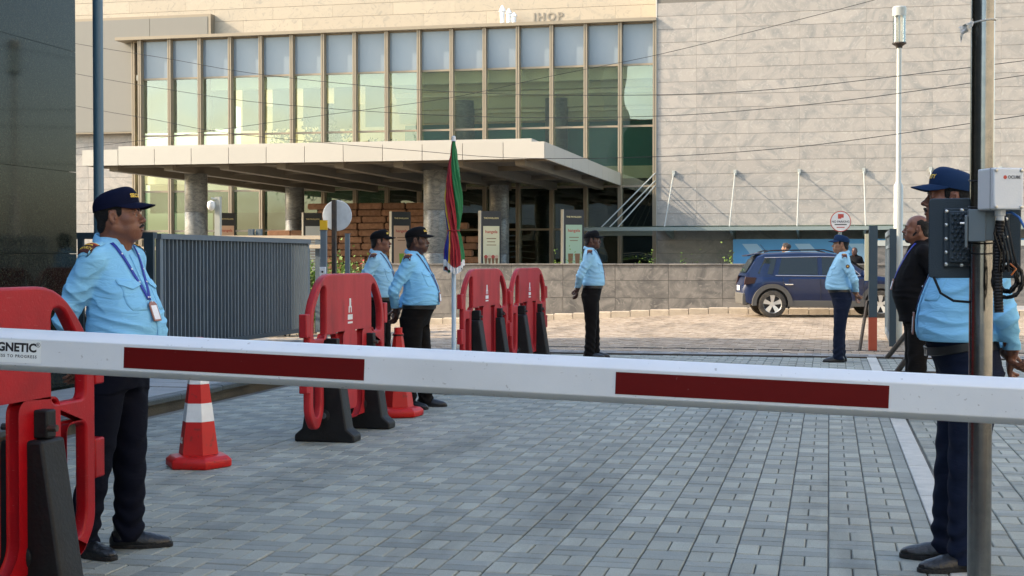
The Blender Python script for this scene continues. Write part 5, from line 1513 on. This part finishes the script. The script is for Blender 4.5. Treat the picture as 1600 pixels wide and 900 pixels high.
def person(P):
    """P: loc, yaw, height, label ... builds one standing figure with its hands behind its back"""
    h = P.get('h', .009); b = P.get('belly', .03); sc = P['height'] / 1.70
    root = empty('person', P['loc'], P['yaw'], P['label'], 'person', P.get('group'))
    root.scale = (sc,) * 3
    seed = P.get('seed', 0.0)
    sh, el, wr = ARM['sh'], P.get('el', ARM['el']), P.get('wr', ARM['wr'])
    # --- shirt
    tuck = P.get('tuck', True)
    z0 = .972 if tuck else .80
    S = Field((-.32, -.36, z0 - .04), (.32, .36, 1.52), h)
    st = torso_st(b, .008)
    if not tuck: st = [(.70, .0, 0, .150+b*.6, .185+b*.4)] + st
    S.put(loft(st, 2.25), .01)
    for s in (-1, 1):
        S.put(cone((-.028, s*.06, 1.418), (-.024, s*.15, 1.392), .045, .05), .05)
        S.put(cone((sh[0], s*sh[1], sh[2]), ((sh[0]+el[0])/2, s*(sh[1]+el[1])/2, (sh[2]+el[2])/2), .060, .060), .03)
        S.put(cone(((sh[0]+el[0])/2, s*(sh[1]+el[1])/2, (sh[2]+el[2])/2), (el[0], s*el[1], el[2]), .060, .052), .02)
        S.put(cone((el[0], s*el[1], el[2]), (wr[0], s*wr[1], wr[2]), .051, .038), .02)
    if tuck:
        # the shirt blouses over the belt
        S.put(ell((.010+b*.6, 0, 1.0), (.133+b*.82, .170+b*.5, .035)), .03)
    def folds(X, Y, Z):
        low = np.clip((1.22 - Z) / .18, 0, 1) * np.clip((Z - .9) / .06, 0, 1)
        arm = np.clip((np.abs(Y) - .19) / .03, 0, 1)
        def crease(q): return 1 - 2*np.abs(np.sin(q/2))**.8
        q = Z*120 + 2.6*np.sin(Y*11 + X*8 + seed) + 1.8*np.sin(X*19 - Y*7 + Z*9 + 2*seed)
        brk = .55 + .45*np.sin(Y*17 + X*13 + Z*31 + seed)
        d = -P.get('fold', .005) * low * (1 - arm) * brk * crease(q)
        q2 = Z*96 + X*70 + 2*np.sin(Y*25 + seed)
        d = d - .0042 * arm * np.clip((1.32 - Z)/.12, 0, 1) * crease(q2)
        q3 = (X*.6 + np.abs(Y)*1.0 + Z*.55) * 92 + 2*np.sin(Z*20 + seed)
        d = d - .0036 * np.clip((Z - 1.10)/.06, 0, 1) * np.clip((1.41 - Z)/.06, 0, 1) * np.clip((np.abs(Y) - .06)/.05, 0, 1) * crease(q3)
        return d
    S.warp(folds)
    S.put(cone((-.03, 0, 1.475), (-.02, 0, 1.56), .05, .06), .006, True)
    S.put(cone((.03, 0, 1.48), (.075, 0, 1.415), .034, .010), .008, True)
    S.clip(lambda X, Y, Z: np.where(X + 0*Y + 0*Z > -.137 + (0 if tuck else -1), z0, .928) - Z)
    sm = mk([S.surf()], 'shirt')
    shirt = link('shirt', sm, MATS[P['shirt']], root)
    bv = bvh_of(sm)
    def front(y, z, off=.003, x0=.6):
        p, n, i, d = bv.ray_cast(Vector((x0, y, z)), Vector((-1, 0, 0)))
        if p is None: return Vector((.1, y, z)), Vector((1, 0, 0))
        return p + n * off, n
    def ribbon(pts, w, off, name, m, parent, cast=front, n=28):
        P2 = [Vector(q) for q in pts]; L = [0]
        for i in range(1, len(P2)): L.append(L[-1] + (P2[i]-P2[i-1]).length)
        rows = []; prevn = None
        for k in range(n + 1):
            t = L[-1] * k / n; i = max(j for j in range(len(L)-1) if L[j] <= t + 1e-9)
            u = (t - L[i]) / max(L[i+1]-L[i], 1e-6); c = P2[i].lerp(P2[i+1], u)
            dr = (P2[min(i+1, len(P2)-1)] - P2[i]).normalized(); pr = Vector((-dr.y, dr.x))
            rows.append([cast(*(c + pr*w*e), off)[0] for e in (-.5, 0, .5)])
        for j in range(3):       # a hanging band bridges the folds
            for _ in range(2):
                xs = [r[j].x for r in rows]
                for k in range(1, n): rows[k][j].x = max(xs[k], (xs[k-1]+xs[k+1])/2)
        o = MB().grid(rows).build(name, m, parent)
        md = o.modifiers.new('thickness', 'SOLIDIFY'); md.thickness = .0016; md.offset = 1
        shade(o.data); return o
    # --- collar
    if P.get('collar', True):
        rows = [[], [], [], [], []]
        for i in range(41):
            f = (i / 40 * 2 - 1) * R(158); fr = (1 - math.cos(f)) / 2; tip = max(0, (abs(f) - R(112)) / R(46))
            cx = -.034 + .020*fr; zt = 1.503 - .058*fr
            rt, ro = .066 - .001*fr, .086 + .010*tip
            def pt(r, z, k=1.0): return Vector((cx - math.cos(f)*r*k, math.sin(f)*r, z))
            rows[0].append(pt(rt - .003, zt - .04)); rows[1].append(pt(rt, zt)); rows[2].append(pt(rt + .006, zt + .003))
            rows[3].append(pt(ro - .006, zt - .016)); rows[4].append(pt(ro + .012*tip, zt - .036 - .03*tip))
        c = MB().grid(rows).build('collar', MATS[P['shirt']], root)
        md = c.modifiers.new('thickness', 'SOLIDIFY'); md.thickness = .002
        md = c.modifiers.new('round', 'SUBSURF'); md.levels = 1; md.render_levels = 1
        shade(c.data)
    # --- placket, pockets, buttons
    if P.get('detail', 1) >= 1 and P.get('uniform', True):
        ribbon([(0, 1.40), (0, 1.25), (0, 1.1), (0, .97)], .03, .002, 'placket', MATS[P['shirt']], shirt)
        for s in (-1, 1):
            rows = []
            for j in range(9):
                v = j / 8; row = []
                for i in range(13):
                    u = i / 12 * 2 - 1
                    dep = .026 + .022 * (1 - abs(u))
                    row.append(front(s*.088 + u*.052, 1.285 - v*dep, .0035 + .005*v)[0])
                rows.append(row)
            fl = MB().grid(rows).build('pocket_flap', MATS[P['shirt']], shirt)
            md = fl.modifiers.new('thickness', 'SOLIDIFY'); md.thickness = .003
            shade(fl.data)
            rows = []
            for j in range(9):
                v = j / 8
                rows.append([front(s*.088 + (i/10*2-1)*.048*(1 - .25*max(0, v-.8)*5*abs(i/10*2-1)), 1.268 - v*.125, .0015)[0] for i in range(11)])
            pk = MB().grid(rows).build('pocket', MATS[P['shirt']], shirt)
            md = pk.modifiers.new('thickness', 'SOLIDIFY'); md.thickness = .002
            shade(pk.data)
    # --- epaulettes
    def top(x, y, off=.003):
        p, n, i, d = bv.ray_cast(Vector((x, y, 1.7)), Vector((0, 0, -1)))
        return (p + n * off) if p is not None else Vector((x, y, 1.42))
    if P.get('epaulette'):
        for s in (-1, 1):
            def strip(y0, y1, wid, off, name, m, par, n=8):
                rows = [[top(-.022 + (i/4*2-1)*wid, s*(y0 + (y1-y0)*j/n), off) for i in range(5)] for j in range(n+1)]
                o = MB().grid(rows).build(name, m, par)
                md = o.modifiers.new('thickness', 'SOLIDIFY'); md.thickness = .002
                shade(o.data); return o
            ep = strip(.105, .226, .03, .005, 'epaulette', MATS[P['shirt']], shirt)
            slide = strip(.150, .220, .031, .008, 'rank_slide', MATS['patch_maroon'], shirt)
            strip(.156, .162, .03, .0105, 'stripe', MATS['thread_yellow'], slide, 2)
            strip(.166, .173, .03, .0105, 'stripe', MATS['thread_red'], slide, 2)
            if P.get('detail', 1) >= 2:
                tm = text_mesh('SECURITY', .015, bold=.0003)
                for v in tm.vertices: v.co = top(-.022 - s*0 + (-s)*(-v.co.x)*-1*.8, s*(.205) + v.co.y*-s, .0108)
                link('lettering', tm, MATS['thread_yellow'], slide)
            strip(.180, .186, .018, .0105, 'stripe', MATS['thread_yellow'], slide, 2)
    # --- lanyard and badge
    if P.get('lanyard'):
        lm = MATS[P['lanyard']]; ze = P.get('badge_z', 1.13); ye = P.get('badge_y', 0.0)
        lan = None
        for s in (-1, 1):
            o = ribbon([(s*.078, 1.452), (s*.066, 1.40), (s*.046+ye*.2, 1.33), (s*.018+ye*.7, 1.24), (ye + s*.003, ze + .04)], P.get('lan_w', .018), .004, 'lanyard', lm, lan or root)
            lan = lan or o
            if P.get('detail', 1) >= 2:
                for zz in (1.40, 1.33, 1.27, 1.20):
                    t = (1.452 - zz) / (1.452 - ze - .04); yy = s*.078*(1-t) + ye*t*.9
                    yy = np.interp(zz, [ze+.04, 1.24, 1.33, 1.40, 1.452], [ye+s*.003, s*.018+ye*.7, s*.046+ye*.2, s*.066, s*.078])
                    q, nn = front(yy, zz, .0095)
                    MB().lathe([(.0001, .0012), (.0045, .0012), (.0045, 0), (.0001, 0)], 6).build('printed_mark', MATS['badge_paper'], lan, q, nn.to_track_quat('Z', 'Y').to_euler())
        q, nn = front(ye, ze + .03, .008)
        q2, n2 = front(ye, ze - .06, .011)
        ax = (q - q2).normalized(); q0 = q2 + ax*.045
        zz = (nn + n2).normalized(); xx = ax.cross(zz).normalized(); zz = xx.cross(ax)
        Mx = Matrix((xx, ax, zz)).transposed().to_4x4(); Mx.translation = q0 + zz*.004
        me = plate([rounded([(-.029, -.046), (.029, -.046), (.029, .036), (.016, .05), (-.016, .05), (-.029, .036)], .006)], .006, .001)
        me.transform(Mx); bd = link('badge', me, MATS['badge_tan'], root)
        me = plate([rounded([(-.021, -.038), (.021, -.038), (.021, .03), (-.021, .03)], .002)], .002); me.transform(Mx @ Matrix.Translation((0, 0, .0035)))
        link('card', me, MATS['badge_paper'], bd)
        MB().tube([q + nn*.004, q0 + ax*.045 + zz*.005], .004, 6).build('clip', MATS['buckle'], bd)
    # --- trousers
    feet = P.get('feet', [(0.02, .11, .2), (0.0, -.11, -.2)])       # (x, y, turn) left, right
    T = Field((-.24, -.28, .015), (.30, .28, 1.02), h)
    pel = [(.78, -.01, 0, .115, .158), (.86, -.012+b*.1, 0, .126+b*.2, .168+b*.2), (.93, 0+b*.4, 0, .121+b*.6, .162+b*.4), (.975, .006+b*.55, 0, .119+b*.7, .158+b*.45), (.985, .006+b*.55, 0, .118+b*.7, .157+b*.45)]
    T.put(loft(pel, 2.2), .01)
    for s, (fx, fy, ft) in zip((1, -1), feet):
        def leg(z, w): return (fx*w - .012*(1-w), s*.088*(1-w) + fy*w)
        stt = []
        for z, w, rx, ry in ((.02, 1, .073, .066), (.10, 1, .070, .063), (.22, .86, .070, .064), (.34, .68, .073, .067), (.46, .5, .078, .073), (.60, .3, .089, .082), (.74, .12, .103, .092), (.84, 0, .108, .08)):
            cx, cy = leg(z, w); bk = .018 * math.sin(min(1, max(0, (z-.05)/.8)) * math.pi)
            stt.append((z, cx + bk - .012, cy, rx, ry))
        T.put(loft(stt, 2.3), .035)
    def tf(X, Y, Z):
        m = np.clip((.30 - Z) / .16, 0, 1)
        d = -.0062 * m * np.sin(Z*78 + 2.4*np.sin(Y*14 + X*24 + seed) + X*22)
        m2 = np.clip((Z - .2)/.1, 0, 1) * np.clip((.62 - Z)/.1, 0, 1)
        d = d - .0032 * m2 * np.sin(Z*52 + X*35 + 2.5*np.sin(Y*19 + seed*2))
        m3 = np.clip((Z - .66)/.08, 0, 1) * np.clip((.9 - Z)/.05, 0, 1)
        return d - .0026 * m3 * np.sin(Z*45 + np.abs(Y)*60 + X*20 + seed)
    T.warp(tf)
    T.clip(lambda X, Y, Z: .035 - Z)
    tm = mk([T.surf()], 'trousers')
    tr = link('trousers', tm, MATS[P['trousers']], root)
    if tuck:
        zz, A = dense(pel); rows = []
        for z in (.940, .943, .975, .978):
            cx, cy, rx, ry = [np.interp(z, zz, A[:, i]) for i in range(4)]; e = .002 if z in (.940, .978) else .007
            row = []
            for k in range(48):
                g = 2*math.pi*k/48; ccx, ss = math.cos(g), math.sin(g)
                q = (abs(ccx)**2.2 + abs(ss)**2.2) ** (-1/2.2)
                row.append(Vector((cx + (rx+e)*ccx*q, cy + (ry+e)*ss*q, z - .028*P.get('sag', .3)*max(0, ccx))))
            rows.append(row)
        bl = MB().grid(rows, True).build('belt', MATS['belt_black'], root, smooth=40)
        if P.get('detail', 1) >= 2:
            bx = rows[1][0].x
            me = plate([rounded([(-.02, -.02), (.02, -.02), (.02, .02), (-.02, .02)], .004), rounded([(-.014, -.014), (.014, -.014), (.014, .014), (-.014, .014)], .003)], .004, .0008)
            link('buckle', me, MATS['buckle'], bl, (bx + .004, 0, .959 - .028*P.get('sag', .3)), (math.pi/2, 0, math.pi/2))
    # --- shoes
    hs = min(h, .006)
    K = Field((-.11, -.07, -.01), (.22, .07, .15), hs)
    K.put(ell((-.045, 0, .035), (.052, .037, .05)), .01); K.put(cone((-.03, 0, .045), (-.035, 0, .125), .043, .042), .02)
    K.put(cone((-.02, 0, .05), (.08, 0, .035), .042, .036), .02); K.put(ell((.115, .004, .024), (.082, .046, .034)), .02); K.put(ell((.06, 0, .03), (.09, .043, .034)), .02)
    K.clip(lambda X, Y, Z: .012 - Z)
    km = mk([K.surf()], 'shoe')
    ol = []
    for k in range(40):
        g = 2*math.pi*k/40; x = .053 + .148*math.cos(g); wy = .050 if x > .05 else .042 - .004*(x < -.02)
        ol.append((x, wy * math.copysign(abs(math.sin(g))**.72, math.sin(g)) + (.004 if x > .08 else 0)))
    som = plate([ol], .02, .003)
    wl = MB().box(-.09, -.02, -.036, .036, 0, .012).mesh()
    for s, (fx, fy, ft) in zip((1, -1), feet):
        so = link('shoe', km, MATS['shoe_leather'], root, (fx, fy, 0), (0, 0, ft))
        link('sole', som, MATS['shoe_sole'], so, (0, 0, .0101))
        if P.get('detail', 1) >= 2:
            lc = MB()
            for k in range(4):
                x = .018 + k*.02; zt = .092 - k*.0115
                lc.tube([(x, -.024, zt - .008), (x + .004, 0, zt + .003), (x, .024, zt - .008)], .0022, 5)
                lc.tube([(x, -.024, zt - .008), (x + .02, .022, zt - .016)], .002, 5)
            for q in (-1, 1):
                lc.tube([(.012, 0, .094), (.004, q*.02, .108), (.014, q*.034, .098), (.03, q*.03, .082), (.022, q*.012, .09)], .002, 5)
                lc.tube([(.014, 0, .094), (.03, q*.018, .088), (.045, q*.042, .052)], .0018, 5)
            lc.build('lace', MATS['shoe_sole'], so, smooth=60)
    # --- body: head, neck, arms and hands as one skin
    hh = P.get('hh', .005); hsz = P.get('head', .97)
    HO = Vector((.005 + P.get('fwd', 0), 0, 1.578)); hy, hp = P.get('head_yaw', 0), P.get('head_pitch', 0)
    HF = head_field(hh, P.get('jowl', .004), P.get('nose', 1.0), P.get('long', 0.0))
    V, Q = HF.surf(); headV = V.copy()
    parts = [(rot_head(V, hy, hp, HO, hsz), Q)]
    B = Field((-.33, -.31, .76), (.12, .31, 1.5), max(.005, min(h, .0065)))
    B.put(loft([q for q in torso_st(b, -.025) if q[0] > 1.0], 2.2), .01)
    for s in (-1, 1):
        B.put(cone((sh[0], s*sh[1], sh[2]), (el[0], s*el[1], el[2]), .05, .04), .02)
        B.put(cone((el[0], s*el[1], el[2]), (wr[0], s*wr[1], wr[2]), .038, .027), .015)
    hand(B, (wr[0] - .006, wr[1]*1 - .02, wr[2] - .012), (.0, -.55, -.8), (-1, .1, -.1), .55, 1)
    hand(B, (wr[0] + .004, -wr[1] + .02, wr[2] - .012), (-.25, .75, -.6), (-.35, 0, .5), .75, -1)
    parts.append(B.surf())
    bo = mk(parts, 'body')
    body = link('body', bo, MATS[P['skin']], root)
    hm = Matrix.Translation(HO)
    def hplace(vs):
        return [Vector(q) for q in rot_head(np.array([tuple(v) for v in vs], float), hy, hp, HO, hsz)]
    def hobj(name, mb, m, par, smooth=60, sol=None):
        mb.v = [tuple(q) for q in hplace(mb.v)]
        o = mb.build(name, m, par, smooth=smooth)
        if sol:
            md = o.modifiers.new('thickness', 'SOLIDIFY'); md.thickness = sol; md.offset = 0
        return o
    # eyes
    for s in (-1, 1):
        e = MB().lathe([(.0001, -.011)] + [(.0118*math.cos(t), .0118*math.sin(t)) for t in np.linspace(-1.3, 1.3, 9)] + [(.0001, .0118)], 12, Matrix.Translation((.0785, s*.032, .0005)) @ Matrix.Rotation(math.pi/2, 4, 'Y'))
        eo = hobj('eye', e, MATS['eye_white'], root)
        i = MB().lathe([(.0001, .0124), (.0035, .0120), (.0058, .0106), (.0058, .009), (.0001, .009)], 12, Matrix.Translation((.0785, s*.032, .0005)) @ Matrix.Rotation(math.pi/2, 4, 'Y'))
        hobj('iris', i, MATS['eye_iris'], eo)
        br = MB().tube([(.0965, s*.015, .0205), (.096, s*.03, .0265), (.083, s*.05, .020)], [.0036, .0042, .0022], 6)
        hobj('eyebrow', br, MATS[P.get('hair', 'hair_black')], root)
    if P.get('moustache', True):
        G = Field((.07, -.05, -.075), (.125, .05, -.03), .0025)
        for s in (-1, 1): G.put(cone((.1075, s*.003, -.0485), (.099, s*.029, -.0575), .0064, .0034), .003)
        V, Q = G.surf(); link('moustache', mk([(rot_head(V, hy, hp, HO, hsz), Q)]), MATS['hair_black'], root)
    if P.get('beard'):
        G = Field((-.05, -.09, -.14), (.13, .09, -.02), .003)
        G.put(ell((.066, 0, -.097), (.032, .034, .028)), .01)
        for s in (-1, 1): G.put(cone((.05, s*.035, -.08), (-.002, s*.066, -.03), .02, .012), .012)
        G.clip(lambda X, Y, Z: (X - .08) + (Z + .075) * 1.2)
        V, Q = G.surf(); link('beard', mk([(rot_head(V, hy, hp, HO, hsz), Q)]), MATS['hair_black'], root)
    # hair
    style = P.get('hairstyle', 'short')
    G = Field((-.15, -.12, -.12), (.12, .12, .16), .004)
    if style == 'bun':
        G.put(ell((-.015, 0, .045), (.108, .088, .088)), .01); G.put(ell((-.085, 0, .03), (.055, .06, .06)), .02); G.put(ell((.02, 0, .095), (.07, .07, .035)), .02)
        G.warp(lambda X, Y, Z: .006*np.sin(X*130 + 2*np.sin(Y*90))*np.sin(Y*110 + Z*80))
        G.clip(lambda X, Y, Z: np.minimum(X - .055, .045 - Z) - 0*Y)
        G.clip(lambda X, Y, Z: np.maximum(X - .075 + 0*Y, -.06 - Z))
    else:
        G.put(ell((-.014, 0, .03), (.1025, .0795, .0885)), .01)
        G.put(ell((-.055, 0, -.045), (.052, .06, .05)), .02)
        bald = P.get('bald', False)
        # hairline: sideburn in front of the ear, over the ear, nape
        def line(X, Y, Z):
            lowz = np.interp(X.ravel(), [-.12, -.085, -.06, -.04, -.03, .004, .008, .03], [-.085, -.088, -.06, -.02, .03, .03, -.014, -.008])[:, None, None]
            a = lowz - Z
            f = X - (.030 if not bald else .0)
            if bald: f = np.maximum(f, np.minimum(.06 - np.abs(Y), Z - .05 - (-X)*.2))
            return np.maximum(a + 0*Y, f + 0*Y)
        G.clip(line)
        if bald: G.clip(lambda X, Y, Z: Z - (.062 - X*.55) + 0*Y)
    V, Q = G.surf()
    if len(V): link('hair', mk([(rot_head(V, hy, hp, HO, hsz), Q)]), MATS[P.get('hair', 'hair_black')], root)
    # --- cap
    if P.get('cap'):
        cm = MATS[P['cap']]; ct = P.get('cap_tilt', 0.0); n = 48
        def base(g): return Vector((-.012 + .109*math.cos(g), .0855*math.sin(g), .040 + .016*math.cos(g) + .002))
        rows = []
        for j in range(17):
            v = j / 16; f = max(0.0, math.cos(v*math.pi/2)) ** .62; vz = math.sin(v*math.pi/2) ** .80; row = []
            for k in range(n):
                g = 2*math.pi*k/n; c, s_ = math.cos(g), math.sin(g); q = base(g)
                hgt = .086 + .012*c
                rr = max(f, .02) * (1 + .012*math.sin(min(v*1.6, 1)*math.pi)) + .007*math.sin(v*8 + 2*math.sin(3*g) + seed)*math.sin(v*math.pi)
                row.append(Vector((-.012 - .010*v + .109*c*rr, .0855*s_*rr, q.z*0 + .042 + .016*c*f + (.088 + .014*c*f)*vz + .002*math.sin(2*g+seed)*f*vz)))
            rows.append(row)
        mb = MB().grid(rows, True); mb.f.append([16*n + k for k in range(n)])
        rowsb = [[base(2*math.pi*k/n) * 1.0 for k in range(n)]]
        crown = hobj('cap', mb, cm, root, 60)
        bvc = bvh_of(crown.data)
        rows = []
        for j in range(9):
            v = j / 8; row = []
            for i in range(29):
                u = i / 28 * 2 - 1; g = u * R(80)
                q = base(g); c = math.cos(g)
                ext = .076 * (max(0, math.cos(u * R(89)))) ** .75
                x = q.x + ext*v; y = q.y * (1 + .02*v*(1-abs(u)))
                z = q.z + .003 - (.016*v + 2.3*y*y*v) * min(1, ext/.05)
                row.append(Vector((x, y, z)))
            rows.append(row)
        hobj('brim', MB().grid(rows), cm, crown, 60, .0035)
        bt = MB().lathe([(.0001, .006), (.005, .005), (.0075, 0), (.0001, -.002)], 10, Matrix.Translation((-.022, 0, .1265)))
        hobj('button', bt, cm, crown)
        if P.get('cap_text'):
            c0 = hplace([(-.012, 0, .06)])[0]; up = (hplace([(-.012, 0, .16)])[0] - c0).normalized(); fw = (hplace([(.2, 0, .06)])[0] - c0); fw = (fw - up*fw.dot(up)).normalized(); lf = up.cross(fw)
            def on_cap(s_, z_, off):
                g = s_ / .095
                d = fw*math.cos(g) + lf*math.sin(g); o = c0 + up*z_ + d*.4
                p, nn, i, dd = bvc.ray_cast(o, -d)
                return (p + nn*off) if p is not None else c0 + up*z_ + d*.1
            tm = text_mesh('SECURITY', .024, bold=.0008)
            for v in tm.vertices: v.co = on_cap(v.co.x, .0 + .033 + v.co.y, .0014)
            link('lettering', tm, MATS['thread_yellow'], crown)
            mb = MB()
            em = [(0, .012), (.004, .004), (.012, .005), (.005, -.001), (.008, -.009), (0, -.004), (-.008, -.009), (-.005, -.001), (-.012, .005), (-.004, .004)]
            mb.v = [tuple(on_cap(x, .056 + y, .0016)) for x, y in em] + [tuple(on_cap(0, .056, .002))]
            mb.f = [[i, (i+1) % 10, 10] for i in range(10)]
            mb.build('emblem', MATS['thread_yellow'], crown)
    # shoulder badge on the sleeve
    if P.get('arm_badge'):
        s = P['arm_badge']
        p, nn, i, d = bv.ray_cast(Vector((-.06, s*.6, 1.285)), Vector((0, -s, 0)))
        if p is not None:
            sb = MB().lathe([(.0001, .003), (.024, .002), (.026, 0)], 16).build('sleeve_badge', MATS['patch_maroon'], shirt, p + nn*.003, nn.to_track_quat('Z', 'Y').to_euler())
            MB().lathe([(.0001, .0045), (.012, .004), (.013, .002)], 5).build('badge_emblem', MATS['thread_yellow'], sb)
    return root
# ------------------------------------------------------------------ the people, placed
def ppl(u, v, d, **k):
    a = at(u, v, d); k['loc'] = (a.x, a.y, 0); return person(k)
ppl(183, 865, 6.52, yaw=R(-6), height=1.68, belly=.043, h=.0046, hh=.003, seed=.4, fold=.0075, head_yaw=R(21), head_pitch=R(-4), jowl=.010, head=.99, fwd=.012,
    label='guard in blue shirt with a tan badge and navy cap standing by the front barrier', shirt='shirt_blue', trousers='trouser_navy', skin='skin_brown', cap='cap_navy', cap_text=True,
    epaulette=True, lanyard='lanyard_blue', badge_z=1.15, badge_y=-.02, el=(-.14, .207, 1.10), detail=2, group='security guards', feet=[(-.015, .115, .5), (-.10, -.12, -.25)])
ppl(1511, 890, 6.22, yaw=R(188), height=1.755, belly=.035, h=.0055, hh=.003, seed=2.1, head_yaw=R(-11), head_pitch=R(-3), jowl=.006, nose=1.15, fwd=.07, el=(-.105, .205, 1.09), wr=(-.175, .055, .935),
    label='guard in blue shirt and blue cap standing behind the equipment pole', shirt='shirt_blue', trousers='trouser_blue', skin='skin_brown', cap='cap_blue', cap_text=True,
    epaulette=True, detail=2, group='security guards', feet=[(.03, .10, .15), (.05, -.13, -.25)], sag=1.2, lanyard='lanyard_navy', badge_z=1.06, badge_y=-.06)
ppl(1433, 640, 12.2, yaw=R(186), height=1.755, belly=.030, h=.008, hh=.004, seed=3.3, head_yaw=R(-8), jowl=.006,
    label='man in black shirt with a bright blue lanyard and receding hair', shirt='shirt_black', trousers='trouser_black', skin='skin_brown', bald=True, beard=True,
    tuck=False, uniform=False, lanyard='lanyard_blue', lan_w=.026, badge_z=1.12)
ppl(651, 637, 12.95, yaw=R(-2), height=1.655, belly=.042, h=.007, hh=.004, seed=5.0, head_yaw=R(12), jowl=.008,
    label='stout guard in blue shirt with a thick moustache next to the folded umbrella', shirt='shirt_blue', trousers='trouser_black', skin='skin_dark', cap='cap_black', cap_text=True,
    epaulette=True, lanyard='lanyard_navy', badge_z=1.06, group='security guards', feet=[(.06, .11, .1), (-.03, -.12, -.25)])
ppl(594, 600, 15.2, yaw=R(2), height=1.675, belly=.018, h=.0085, hh=.0045, seed=6.2, head_yaw=R(12), jowl=.0,
    label='slim guard in pale blue shirt partly hidden behind the faded red barrier', shirt='shirt_pale', trousers='trouser_black', skin='skin_brown', cap='cap_black', cap_text=True,
    epaulette=True, lanyard='lanyard_navy', badge_z=1.10, group='security guards')
ppl(925, 556, 19.5, yaw=R(7), height=1.755, belly=.012, h=.009, hh=.005, seed=7.7, head_yaw=R(0), jowl=.0,
    label='lone slim guard in black cap and trousers facing the open road', shirt='shirt_pale', trousers='trouser_black', skin='skin_dark', cap='cap_black',
    epaulette=True, lanyard='lanyard_navy', group='security guards', feet=[(.04, .08, .1), (-.02, -.08, -.1)])
ppl(1314, 562, 18.75, yaw=R(186), height=1.685, belly=.032, h=.009, hh=.005, seed=8.8, head_yaw=R(-3), jowl=.004, moustache=False,
    label='guard in pale blue shirt with a round sleeve badge standing before the car', shirt='shirt_pale', trousers='trouser_blue', skin='skin_tan', cap='cap_blue',
    epaulette=True, arm_badge=1, group='security guards', feet=[(.05, .09, .1), (.0, -.09, -.1)])
a = at(1228, 400, 35.6)
person(dict(loc=(a.x, a.y, .12), yaw=R(170), height=1.66, belly=.0, h=.012, hh=.006, label='person with dark curly hair seen over the roof of the car', shirt='shirt_pale', trousers='trouser_black', skin='skin_tan',
            hairstyle='bun', hair='hair_brown', moustache=False, uniform=False, detail=0))
a = at(1335, 400, 42.0)
person(dict(loc=(a.x, a.y, 0), yaw=R(250), height=1.74, belly=.01, h=.012, hh=.006, label='person in dark clothes far behind the car near the boundary wall', shirt='shirt_black', trousers='trouser_black', skin='skin_dark', uniform=False, detail=0))
